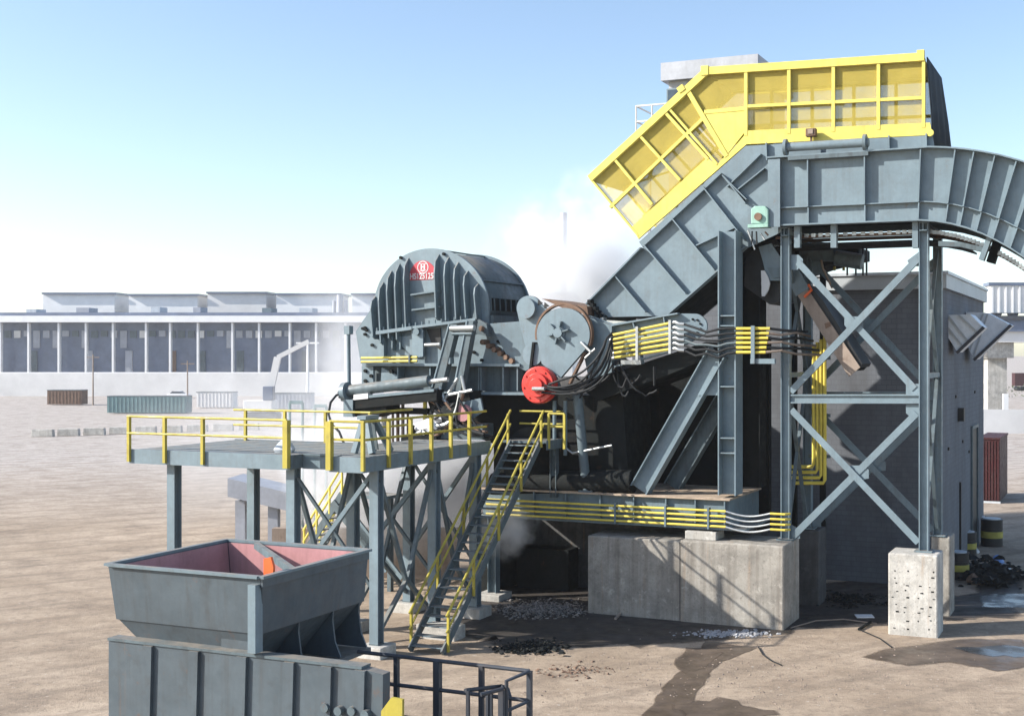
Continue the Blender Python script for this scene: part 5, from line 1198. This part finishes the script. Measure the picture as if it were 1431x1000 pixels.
# return at right end, towards the back
e1 = r1+Vector((-.32, -.75, 0)); 
m = MB(); m.tube([r1, r1+Vector((-.25, -.45, -.10)), r1+Vector((-.25, -.45, -1.1))], .04, 8); m.build('rail', 'darkrail', FR)
m = MB(); m.tube([r1+Vector((0, 0, -.56)), r1+Vector((-.25, -.45, -.66))], .035, 8); m.build('rail', 'darkrail', FR)
a1, a2 = Vector(fp(650, 964, 22.6)), Vector(fp(702, 958, 23.4))
m = MB(); m.tube([a1, a2, Vector(fp(702, 962, 22.4)), Vector(fp(672, 970, 22.2))], .04, 8); m.build('gate_rail', 'darkrail', FR)
m = MB(); m.tube([a2+Vector((.02, 0, 0)), Vector(fp(710, 962, 23.3)), Vector(fp(713, 972, 23.2)), Vector(fp(713, 1015, 23.2))], .03, 8); m.build('gate_rail', 'darkrail', FR)
for px, w_ in ((654, .03), (681, .03), (686, .03), (701, .05)):
    p = fp(px, 968, 22.6); m = MB(); m.box(p[0]-w_, p[0]+w_, p[1]-w_, p[1]+w_, zd, p[2]+.05); m.build('gate_post', 'darkrail', FR)
m = MB(); q0 = fp(470, 1020, 24.0); m.box(q0[0], r1.x+.1, min(r1.y, q0[1])-1.6, r1.y+.1, 1.70, 1.85); m.build('deck', 'darkrail', FR)
for px in (520, 730):
    p = fp(px, 1010, 23.2); m = MB(); m.box(p[0]-.1, p[0]+.1, p[1]-.3, p[1]-.1, 0, 1.7); m.build('leg', 'darkrail', FR)

# ================================================================== RIGHT YARD
def drum_thing(px, py, label, hgt=.9, r=.42):
    p = G(px, py); T_ = thing('steel_drum', label, 'drum', (p.x, p.y, 0), 'black drums with yellow bands', I)
    return T_, p
T0, p = drum_thing(1386, 762, 'tall black drum with broad yellow band, farthest from the pedestal', 1, .5)
hh = 1.25; rr2 = .5
m = MB(I); m.cyl((p.x, p.y, .006), (p.x, p.y, hh), rr2, 26); m.build('body', 'drum', T0, smooth=True)
m = MB(I); m.ring((p.x, .55), rr2, rr2+.02, 0, 0.01, 4) if False else m.tube([(p.x, p.y, .40), (p.x, p.y, .70)], rr2+.012, 26); m.build('band', 'drumband', T0, smooth=True)
for z in (.02, .80, hh-.03):
    m = MB(I); m.tube([(p.x, p.y, z), (p.x, p.y, z+.04)], rr2+.02, 26); m.build('hoop', 'drum', T0, smooth=True)
m = MB(I); m.tube([(p.x, p.y, hh), (p.x, p.y, hh+.05)], rr2*.8, 26); m.build('lid', 'galv', T0)
for px, py, lb in ((1351, 776, 'black drum with yellow band leaning close to the block building door'), (1339, 808, 'black drum with yellow band half hidden by the grey pedestal'), (1366, 752, 'dark drum standing between the two banded drums')):
    c = copy_tree(T0); p2 = G(px, py); c.location = (p2.x, p2.y, 0); c['label'] = lb; c.scale = (.85, .85, .85); c.rotation_euler.z = random.random()
# container
p = G(1372, 702); q = toM(p)
RCt = thing('shipping_container', 'small maroon container behind the far corner of the block building', 'container', (q[0]+1.6, q[1]+2, 0))
x0 = U(1368, 650, q[1])[0]; x1 = U(1397, 650, q[1])[0]; zt2 = U(1385, 614, q[1])[1]
m = MB(); m.box(x0, x1, q[1], q[1]+5, .1, zt2); m.build('box', 'redbox', RCt)
m = MB(); m.box(x0-.03, x1+.05, q[1]-.05, q[1]+5.05, zt2, zt2+.12); m.build('roof_rail', 'redbox', RCt)
for k in range(7):
    x = x0+(x1-x0)*(k+.5)/7; m = MB(); m.box(x-.06, x+.06, q[1]-.07, q[1]-.002, .15, zt2-.1); m.build('door_rib', 'redbox', RCt)
m = MB(); m.box(x0-.05, x1+.05, q[1]-.06, q[1]-.003, .0, .12); m.build('sill', 'galv', RCt)
# junk by the drums
for (px, py, s, mt, nm, lb, ct_) in ((1349, 772, .34, 'bluebag', 'plastic_bag', 'crumpled blue bag beside the banded drums', 'bag'), (1362, 773, .22, 'offwhite', 'plastic_bag', 'crumpled white bag right of the blue bag', 'bag'), (1394, 788, .30, 'bluebag', 'tarpaulin', 'folded pale blue tarp on the junk pile', 'tarp'), (1360, 815, .30, 'rust', 'canister', 'brown rusty canister on the junk pile', 'canister'), (1404, 803, .35, 'galv', 'bucket', 'grey battered bucket at the right of the junk pile', 'bucket')):
    p = G(px, py); m = MB(I); pts = []; n = 9
    for i, (z, r) in enumerate(((0, .8), (.3, 1), (.7, .8), (1.1, .45), (1.3, .15))):
        for k in range(n):
            a = 6.283*k/n; w_ = r*s*(1+random.uniform(-.25, .25)); pts.append((p.x+w_*math.cos(a), p.y+w_*math.sin(a), .02+z*s))
    m.add(pts, [(i*n+k, i*n+(k+1) % n, (i+1)*n+(k+1) % n, (i+1)*n+k) for i in range(4) for k in range(n)]+[tuple(range(4*n, 5*n)), tuple(range(n-1, -1, -1))])
    tag(m.build(nm, mt), lb, ct_)
crumbs('junk_pile', 'heap of dark mixed junk and scrap beside the drums', 1344, 1425, 790, 822, 420, .06, .26, 'blackish', .45)
# cables on the ground
for pts, lb in (([(1200, 880), (1212, 885), (1230, 893), (1246, 905)], 'thin black cable lying on the ground left of the pitted pedestal'), ([(1060, 905), (1066, 915), (1078, 924), (1092, 930)], 'short black cable lying on the tan ground before the long pedestal'), ([(1105, 878), (1140, 868), (1180, 866), (1225, 872)], 'thin brown hose curving along the shaded ground between the pedestals')):
    m = MB(I); m.tube([tuple(G(x, y)+Vector((0, 0, .03))) for x, y in pts], .022, 6); tag(m.build('cable', 'hose' if 'black' in lb else 'rustlt'), lb, 'cable')
for (a, b_), lb in ((((1200, 881), (1217, 872)), 'dark bar lying on the ground near the pitted pedestal'), (((860, 866), (872, 855)), 'short stick leaning at the foot of the long pedestal')):
    m = MB(I); m.beam(G(*a)+Vector((0, 0, .05)), G(*b_)+Vector((0, 0, .08)), .07, .07, (0, 0, 1)); tag(m.build('bar', 'rustlt' if 'stick' in lb else 'blackish'), lb, 'bar')
m = MB(I); p = G(1208, 861); m.box(p.x-.3, p.x+.3, p.y-.25, p.y+.25, .005, .03); tag(m.build('paper_sheet', 'white'), 'white scrap sheet on the dark ground between the pedestals', 'sheet')

# bridge, pier and railcar at far right
BY = 190.0
BR_ = thing('road_bridge', 'pale concrete bridge deck on a hammerhead pier at the far right', 'bridge', (W(1396, 540, BY).x, BY, 0), None, I)
def wb(root, nm, px0, px1, py0, py1, y0, y1, mat): 
    a, b_ = W(px0, py1, y0), W(px1, py0, y0); m = MB(I); m.box(a.x, b_.x, y0, y1, a.z, b_.z); return m.build(nm, mat, root)
wb(BR_, 'parapet', 1340, 1900, 441, 447, BY-6, BY-5.6, 'darkrail'); wb(BR_, 'girder', 1340, 1900, 447, 463, BY-5.5, BY+5, 'bluegl'); wb(BR_, 'cap', 1345, 1900, 462, 478, BY-5, BY+4.6, 'offwhite')
a = W(1378, 545, BY); 
m = MB(I); x0, x1 = W(1380, 500, BY-3).x, W(1414, 500, BY-3).x; zt3 = W(1390, 478, BY).z; zm = W(1390, 500, BY).z
m.box(x0-.3, x1, BY-4, BY+4, zm, zt3-.02); m.build('pier_head', 'conc2', BR_)
m = MB(I); m.box(x0+.2, x1-.6, BY-2.5, BY+2.5, 0, zm-.005); m.build('pier', 'conc2', BR_)
for px in (1560, 1740):
    xx = W(px, 500, BY).x; m = MB(I); m.box(xx-1.8, xx+1.8, BY-2.5, BY+2.5, 0, zt3-.02); m.build('pier', 'conc2', BR_)
m = MB(I); xa = W(1405, 500, BY-4).x; m.box(xa-.5, xa+.3, BY-4.6, BY-4.2, 0, 3.0)
tag(m.build('bollard', 'white'), 'white marker post in front of the bridge pier', 'post')
RCa = thing('railcar', 'white ribbed railcar standing on the far bridge', 'railcar', (W(1480, 441, BY).x, BY, W(1480, 441, BY).z), None, I)
wb(RCa, 'body', 1384, 1640, 399, 437, BY-3.5, BY-.8, 'corr'); wb(RCa, 'roof', 1382, 1642, 394.5, 398.9, BY-3.7, BY-.6, 'bluegl')
for k in range(12):
    wb(RCa, 'rib', 1386+k*9.5, 1388.4+k*9.5, 400, 437, BY-3.62, BY-3.52, 'white')
for px in (1392, 1415, 1600, 1622):
    a = W(px, 440.5, BY-2); m = MB(I); m.cyl((a.x, BY-3.2, a.z+.25), (a.x, BY-1, a.z+.25), .55, 16); m.build('wheel', 'darkrail', RCa)
# white boundary fence and low bank
FW = 62.0
Y2 = 138.0
m = MB(I); a = W(1330, 606, Y2); m.box(W(1350, 600, Y2).x, W(1900, 600, Y2).x, Y2, Y2+.3, 0, W(1400, 572, Y2).z)
BW = tag(m.build('boundary_wall', 'offwhite'), 'long pale boundary wall beyond the maroon container', 'wall')
m = MB(I)
for k in range(60):
    x = W(1340, 500, 250).x+random.uniform(0, 60); y = 250+random.uniform(0, 12); 
    for j in range(14):
        c = Vector((x+random.gauss(0, 1.2), y+random.gauss(0, 1), abs(random.gauss(1.4, .9)))); s = random.uniform(.2, .5)
        d = [Vector((random.uniform(-1, 1), random.uniform(-1, 1), random.uniform(-1, 1)))*s for _ in range(3)]
        m.add([tuple(c+x_) for x_ in d], [(0, 1, 2)])
tag(m.build('scrub', 'bush'), 'low green scrub beneath the far bridge', None, None, 'stuff')
# parked red lorry body beneath bridge
RT = thing('lorry', 'far red box lorry parked beyond the bridge pier', 'lorry', (W(1440, 500, 300).x, 300, 0), None, I)
xx = W(1424, 500, 300).x; m = MB(I); m.box(xx-1, xx+8, 300, 302.5, 1.2, 4.4); m.build('body', 'redbox', RT); m = MB(I); m.box(xx+8.1, xx+10, 300, 302.5, .8, 3.4); m.build('cab', 'redbox', RT)
for dx in (0, 1.4, 8.9): m = MB(I); m.cyl((xx+dx, 299.9, .55), (xx+dx, 302.6, .55), .55, 14); m.build('wheel', 'black', RT)

# ================================================================== LEFT BACKGROUND
DY = 300.0
DB = thing('warehouse', 'long flat roofed building with dark bay front in the left distance', 'building', (W(250, 546, DY).x, DY, 0), None, I)
wb(DB, 'wall', -120, 530, 449, 546, DY, DY+30, 'bluegl'); wb(DB, 'roof', -125, 534, 441, 450, DY-4, DY+31, 'white'); wb(DB, 'parapet', -125, 534, 436.5, 440.9, DY-2, DY+31, 'bluegl')
for k in range(46):
    px = 530-k*13.5; wb(DB, 'bay_panel', px-11, px-2, 462, random.choice((470, 472, 472, 486)), DY-.3, DY-.02, random.choice(('offwhite', 'cabin', 'cabin', 'greydk')))
for k in range(16):
    px = 520-k*40+random.uniform(-5, 5); wb(DB, 'pillar', px-1.3, px+1.3, 451, 546, DY-3.2, DY-2.2, 'white')
TKs = [(386, 475, 410, 'white'), (492, 560, 410, 'white'), (290, 372, 408, 'offwhite'), (180, 276, 411, 'white'), (60, 160, 409, 'white')]
for i, (a, b_, t_, mt) in enumerate(TKs):
    TT = thing('roof_shed', ['broad white roof shed behind the warehouse, left of the grey vent stack', 'white roof shed partly behind the shredder', 'off white roof shed second from the grey vent stack', 'white roof shed third from the grey vent stack', 'white roof shed at the far left of the warehouse'][i], 'shed', (W((a+b_)/2, 437, DY+34).x, DY+34, 0), 'sheds behind the warehouse', I)
    wb(TT, 'wall', a, b_, t_+2, 546, DY+34, DY+44, mt); wb(TT, 'roof', a-2, b_+2, t_-.5, t_+1.98, DY+33, DY+45, 'bluegl')
for k in range(7):
    px = 440-k*78+random.uniform(-15, 15); w_ = random.uniform(4, 11); wb(DB, 'roof_unit', px-w_, px+w_, 437-random.uniform(4, 9), 436.4, DY+4, DY+9, random.choice(('cabin', 'grey', 'galv')))
for k in range(9):
    px = 470-k*60+random.uniform(-20, 20); wb(DB, 'door', px-5, px+5, 490, 546, DY-.28, DY-.01, random.choice(('greydk', 'cabin', 'rust')))
VS = thing('vent_stack', 'grey triple vent stack on the roof of the far warehouse', 'stack', (W(475, 437, DY+6).x, DY+6, W(475, 437, DY+6).z), None, I)
for px, w_, yt in ((475, 4.5, 412), (467, 2.5, 420), (483, 2.5, 420)):
    a = W(px, 437, DY+6); m = MB(I); m.cyl((a.x, DY+6, a.z), (a.x, DY+6, W(px, yt, DY+6).z), w_*(DY+6)/F, 14); m.build('pipe', 'cabin', VS, smooth=True)
# far plant stack at centre
a = W(788, 500, 420); m = MB(I); m.cyl((a.x, 420, 0), (a.x, 420, W(788, 297, 420).z), 1.1, 14); tag(m.build('chimney', 'cabin', smooth=True), 'thin grey chimney in the far distance behind the steam', 'chimney')
MS = thing('plant_building', 'pale plant building behind the shredder drum', 'building', (W(745, 500, 160).x, 160, 0), None, I)
wb(MS, 'wall', 690, 800, 412, 592, 160, 175, 'offwhite'); wb(MS, 'roof', 686, 804, 408, 411.9, 159, 176, 'cabin')
for px in (712, 727, 740):
    wb(MS, 'rail_post', px-.5, px+.5, 385, 408, 160.2, 160.4, 'yellow')
wb(MS, 'rail', 708, 745, 385, 386.5, 160.5, 160.6, 'yellow')
wb(MS, 'window', 718, 735, 425, 440, 159.8, 159.98, 'bluegl')
# mid distance: embankment, light pole, cars, loader
for (y0, y1, pya, pyb, mt, nm) in ((262, 274, 521, 536, 'offwhite', 'long low pale loading dock in front of the warehouse'),):
    m = MB(I); a = W(-120, pyb, y0); b_ = W(520, pya, y0); m.box(a.x, b_.x, y0, y1, 0, b_.z); tag(m.build('loading_dock', mt), nm, 'dock')
LPt = thing('lamp_post', 'pale lamp post in front of the far warehouse', 'lamp post', (W(430, 560, 235).x, 235, 0), None, I)
a = W(430, 478, 235); m = MB(I); m.tube([(a.x, 235, 0), (a.x, 235, a.z)], [.35, .18], 10); m.build('pole', 'white', LPt); m = MB(I); m.box(a.x-2.2, a.x+2.2, 234.8, 235.2, a.z-.3, a.z); m.build('lamp_arm', 'white', LPt)
def car(px, py, col, lb):
    p = G(px, py); T_ = thing('parked_car', lb, 'car', (p.x, p.y, 0), 'far parked cars', I); x, y = p.x, p.y
    m = MB(I); m.prism([(x-2.1, .35), (x+2.1, .35), (x+2.15, .8), (x+1.3, .92), (x-1.9, .95), (x-2.15, .8)], y-.85, y+.85); m.build('body', col, T_, bevel=.08)
    m = MB(I); m.prism([(x-1.6, .951), (x+1.1, .93), (x+.55, 1.42), (x-1.1, 1.45)], y-.75, y+.75); m.build('windows', 'glass', T_)
    m = MB(I); m.prism([(x-1.1, 1.452), (x+.55, 1.422), (x+.5, 1.48), (x-1.0, 1.5)], y-.76, y+.76); m.build('roof', col, T_)
    for dx in (-1.35, 1.35):
        for dy in (-.8, .62): m = MB(I); m.cyl((x+dx, y+dy, .33), (x+dx, y+dy+.2, .33), .33, 14); m.build('wheel', 'black', T_)
car(425, 553, 'white', 'far white parked car left of the silver one'); car(439, 552, 'galv', 'far silver parked car right of the white one'); car(392, 548, 'redbox', 'far dark red parked car near the loading dock'); car(330, 553, 'cabin', 'far grey parked car left of the loader'); car(250, 556, 'white', 'far white parked car at the left of the lot')
TKv = thing('box_truck', 'far pale box truck right of the parked cars', 'truck', (G(463, 551).x, G(463, 551).y, 0), None, I); p = G(463, 551)
m = MB(I); m.box(p.x-1.3, p.x+1.3, p.y, p.y+5, .8, 3.1); m.build('box', 'white', TKv); m = MB(I); m.box(p.x-1.2, p.x+1.2, p.y-1.8, p.y-.05, .6, 2.4); m.build('cab', 'offwhite', TKv)
for dx in (-1.1, .9):
    for dy in (-1.2, 3.8): m = MB(I); m.cyl((p.x+dx, p.y+dy, .5), (p.x+dx+.2, p.y+dy, .5), .5, 12); m.build('wheel', 'black', TKv)
# material loader with raised boom
p = G(368, 586); LDR = thing('material_loader', 'pale material loader with raised boom in the left distance', 'loader', (p.x, p.y, 0), None, I); x, y = p.x, p.y
m = MB(I); m.box(x-2.2, x+2.2, y-1.4, y+1.4, .0, 1.0); m.build('tracks', 'darkrail', LDR, bevel=.3)
m = MB(I); m.box(x-2.4, x+1.6, y-1.3, y+1.3, 1.1, 2.7); m.build('house', 'offwhite', LDR, bevel=.1); m = MB(I); m.box(x+.3, x+1.7, y-1.35, y-.2, 2.71, 4.6); m.build('cab', 'bluegl', LDR, bevel=.08)
m = MB(I); m.beam((x+.6, y+.3, 2.6), (x+1.9, y+.3, 8.6), .5, .9, (0, 1, 0)); m.beam((x+1.9, y+.28, 8.6), (x+6.2, y+.28, 10.8), .4, .6, (0, 1, 0)); m.build('boom', 'offwhite', LDR)
def crate(px, py, w_, h_, d_, mt, lb):
    p = G(px, py); T_ = thing('storage_container', lb, 'container', (p.x, p.y, 0), 'containers in the far yard', I)
    m = MB(I); m.box(p.x-w_/2, p.x+w_/2, p.y, p.y+d_, .15, h_); m.build('box', mt, T_)
    for k in range(int(w_/.6)):
        x = p.x-w_/2+.3+.6*k; m = MB(I); m.box(x-.07, x+.07, p.y-.06, p.y-.002, .3, h_-.15); m.build('side_rib', mt, T_)
    m = MB(I); m.box(p.x-w_/2-.03, p.x+w_/2+.03, p.y-.07, p.y+d_+.03, h_, h_+.12); m.build('top_rail', 'greydk', T_)
crate(408, 572, 6.1, 2.6, 2.4, 'cabin', 'pale grey storage container behind the walkway rail, near the loader')
crate(300, 570, 6.1, 2.6, 2.4, 'offwhite', 'off white storage container left of the loader')
crate(205, 578, 12, 2.6, 2.4, 'teal', 'long teal storage container in the left yard')
crate(90, 566, 6.1, 2.6, 2.4, 'rust', 'rusty storage container at the far left of the yard')
for k, (px, py, hh_) in enumerate(((130, 566, 9), (262, 572, 8))):
    p = G(px, py); m = MB(I); m.tube([(p.x, p.y, 0), (p.x, p.y, hh_)], [.16, .10], 8); m.box(p.x-1.1, p.x+1.1, p.y-.06, p.y+.06, hh_-.6, hh_-.45)
    tag(m.build('utility_pole', 'rustlt'), ['brown utility pole near the rusty container at the far left', 'brown utility pole between the teal and the off white container'][k], 'pole', 'utility poles in the far yard')
for k in range(9):
    p = G(60+36*k, 610-1.2*k); m = MB(I); m.prism([(p.x-1.2, 0), (p.x+1.2, 0), (p.x+1.2, .3), (p.x+1.15, .8), (p.x-1.15, .8), (p.x-1.2, .3)], p.y-.28, p.y+.28)
    tag(m.build('concrete_barrier', 'conc2', bevel=.06), 'pale concrete barrier in the loose row across the left yard', 'barrier', 'concrete barriers across the left yard')
# teal frames beyond walkway
for px0, px1, yt, yb, lb in ((405, 423, 562, 640, 'teal goalpost frame standing beyond the walkway, left one'), (440, 456, 567, 640, 'teal goalpost frame standing beyond the walkway, right one')):
    Yf = 52.0; FT = thing('goalpost_frame', lb, 'frame', (W((px0+px1)/2, yb, Yf).x, Yf, 0), 'teal frames beyond the walkway', I)
    for px in (px0, px1): a = W(px, yt, Yf); m = MB(I); m.cyl((a.x, Yf, 0), (a.x, Yf, a.z), .06, 10); m.build('post', 'teal', FT)
    a, b_ = W(px0, yt, Yf), W(px1, yt, Yf); m = MB(I); m.beam(a, b_, .14, .14); m.build('crossbar', 'teal', FT)
# brown retaining boards behind the walkway legs
Yb = 49.0
m = MB(I); a = W(505, 850, Yb); m.box(W(380, 800, Yb).x, W(640, 800, Yb).x, Yb, Yb+.4, 0, W(560, 738, Yb).z)
o = m.build('retaining_wall', 'rustlt'); tag(o, 'low brown retaining wall behind the walkway columns', 'wall')
# long grey conveyor gallery at left below walkway
Yc = 50
CGy = thing('low_gallery', 'pale grey low conveyor housing behind the hopper at the left', 'housing', (W(330, 760, Yc).x, Yc, 0), None, I)
m = MB(I); a, b_ = W(318, 668, Yc), W(402, 688, Yc); m.add([(a.x, Yc, a.z), (b_.x, Yc, b_.z), (b_.x, Yc, b_.z-.75), (a.x, Yc, a.z-.75), (a.x, Yc+2, a.z), (b_.x, Yc+2, b_.z), (b_.x, Yc+2, b_.z-.75), (a.x, Yc+2, a.z-.75)], [(0, 1, 2, 3), (7, 6, 5, 4), (0, 4, 5, 1), (3, 2, 6, 7), (0, 3, 7, 4), (1, 5, 6, 2)]); m.build('housing', 'cabin', CGy)
for px in (332, 378): a = W(px, 690, Yc); m = MB(I); m.box(a.x-.2, a.x+.2, Yc+.3, Yc+.7, 0, a.z-.3); m.build('leg', 'cabin', CGy)

# ================================================================== STEAM
def steam(label, px, py, Y, rx, ry, rz_, dens, thr=.45, s_=.35):
    bm = bmesh.new(); bmesh.ops.create_icosphere(bm, subdivisions=3, radius=1); me = bpy.data.meshes.new('steam'); bm.to_mesh(me); bm.free()
    o_ = bpy.data.objects.new('steam', me); COL.objects.link(o_); c = W(px, py, Y); o_.location = c; o_.scale = (rx, ry, rz_)
    me.materials.append(steam_mat('steam_volume', dens, thr, s_)); tag(o_, label, None, None, 'stuff'); return o_
steam('white steam billowing up between the shredder and the inclined chute', 838, 385, 62, 6.6, 4, 6.2, 1.6, .50, .34)
steam('white steam drifting low behind the walkway columns', 560, 670, 50, 6.4, 3.2, 3.9, 2.2, .42, .45)
steam('wide low veil of steam drifting over the yard behind the walkway', 400, 640, 64, 15, 8, 5.5, .075, .44, .16)
steam('thin steam hanging left of the shredder drum', 492, 520, 52, 4.6, 3, 5.4, .55, .45, .3)
steam('bright steam between the walkway columns and the base frame', 655, 640, 51.5, 4.2, 2.6, 3.8, 2.0, .42, .5)
steam('small puff of steam beside the stair under the base frame', 706, 742, 42.0, 1.5, .9, 1.2, 2.2, .47, 1.1)

hz = MB(I); hz.box(-900, 900, -60, 700, -1, 30)
ho = hz.build('haze', 'white', loc=(0, 0, 0)); ho.data.materials.clear()
hm_ = bpy.data.materials.new('haze_air'); hm_.use_nodes = True; hn = hm_.node_tree; hn.nodes.clear()
hv_ = hn.nodes.new('ShaderNodeVolumePrincipled'); hv_.inputs['Color'].default_value = (.93, .95, 1, 1); hv_.inputs['Density'].default_value = .00022; hv_.inputs['Anisotropy'].default_value = .3
hn.links.new(hv_.outputs[0], hn.nodes.new('ShaderNodeOutputMaterial').inputs['Volume']); ho.data.materials.append(hm_); ho['kind'] = 'stuff'

# ================================================================== CAMERA, LIGHT, WORLD
cam = bpy.data.cameras.new('camera'); co = bpy.data.objects.new('camera', cam); COL.objects.link(co)
co.location = (0, 0, H); co.rotation_euler = (R(90), 0, 0)
cam.sensor_width = 36; cam.lens = F/1431*36; cam.shift_x = -(CX-715.5)/1431; cam.shift_y = (CY-500)/1431; cam.clip_end = 8000; cam.clip_start = .5
sc.camera = co
EL = R(29.5); d = Vector((.98*math.cos(EL), .19*math.cos(EL), -math.sin(EL)))
sl = bpy.data.lights.new('sun', 'SUN'); sl.energy = 5.0; sl.angle = R(.5); sl.color = (1, .955, .88)
so = bpy.data.objects.new('sun', sl); COL.objects.link(so); so.rotation_euler = d.to_track_quat('-Z', 'Y').to_euler(); so.location = (-60, -20, 60)
w = bpy.data.worlds.new('World'); sc.world = w; w.use_nodes = True; n = w.node_tree
bg = n.nodes['Background']; sky = n.nodes.new('ShaderNodeTexSky'); sky.sky_type = 'NISHITA'; sky.sun_disc = False
sky.sun_elevation = EL; sky.sun_rotation = math.atan2(-d.x, -d.y); sky.air_density = .9; sky.dust_density = .8; sky.ozone_density = .7; sky.altitude = 50
n.links.new(sky.outputs[0], bg.inputs[0]); bg.inputs[1].default_value = .15
sc.view_settings.view_transform = 'Standard'; sc.view_settings.look = 'None'; sc.view_settings.gamma = 1; sc.view_settings.use_curve_mapping = False
sc.view_settings.exposure = .72
try:
    sc.cycles.volume_step_rate = 2.5; sc.cycles.volume_max_steps = 128; sc.cycles.volume_bounces = 2; sc.cycles.transparent_max_bounces = 12; sc.cycles.max_bounces = 8; sc.cycles.diffuse_bounces = 1
except Exception: pass
for o_ in ROOTS:
    if '_w' in o_: del o_['_w']
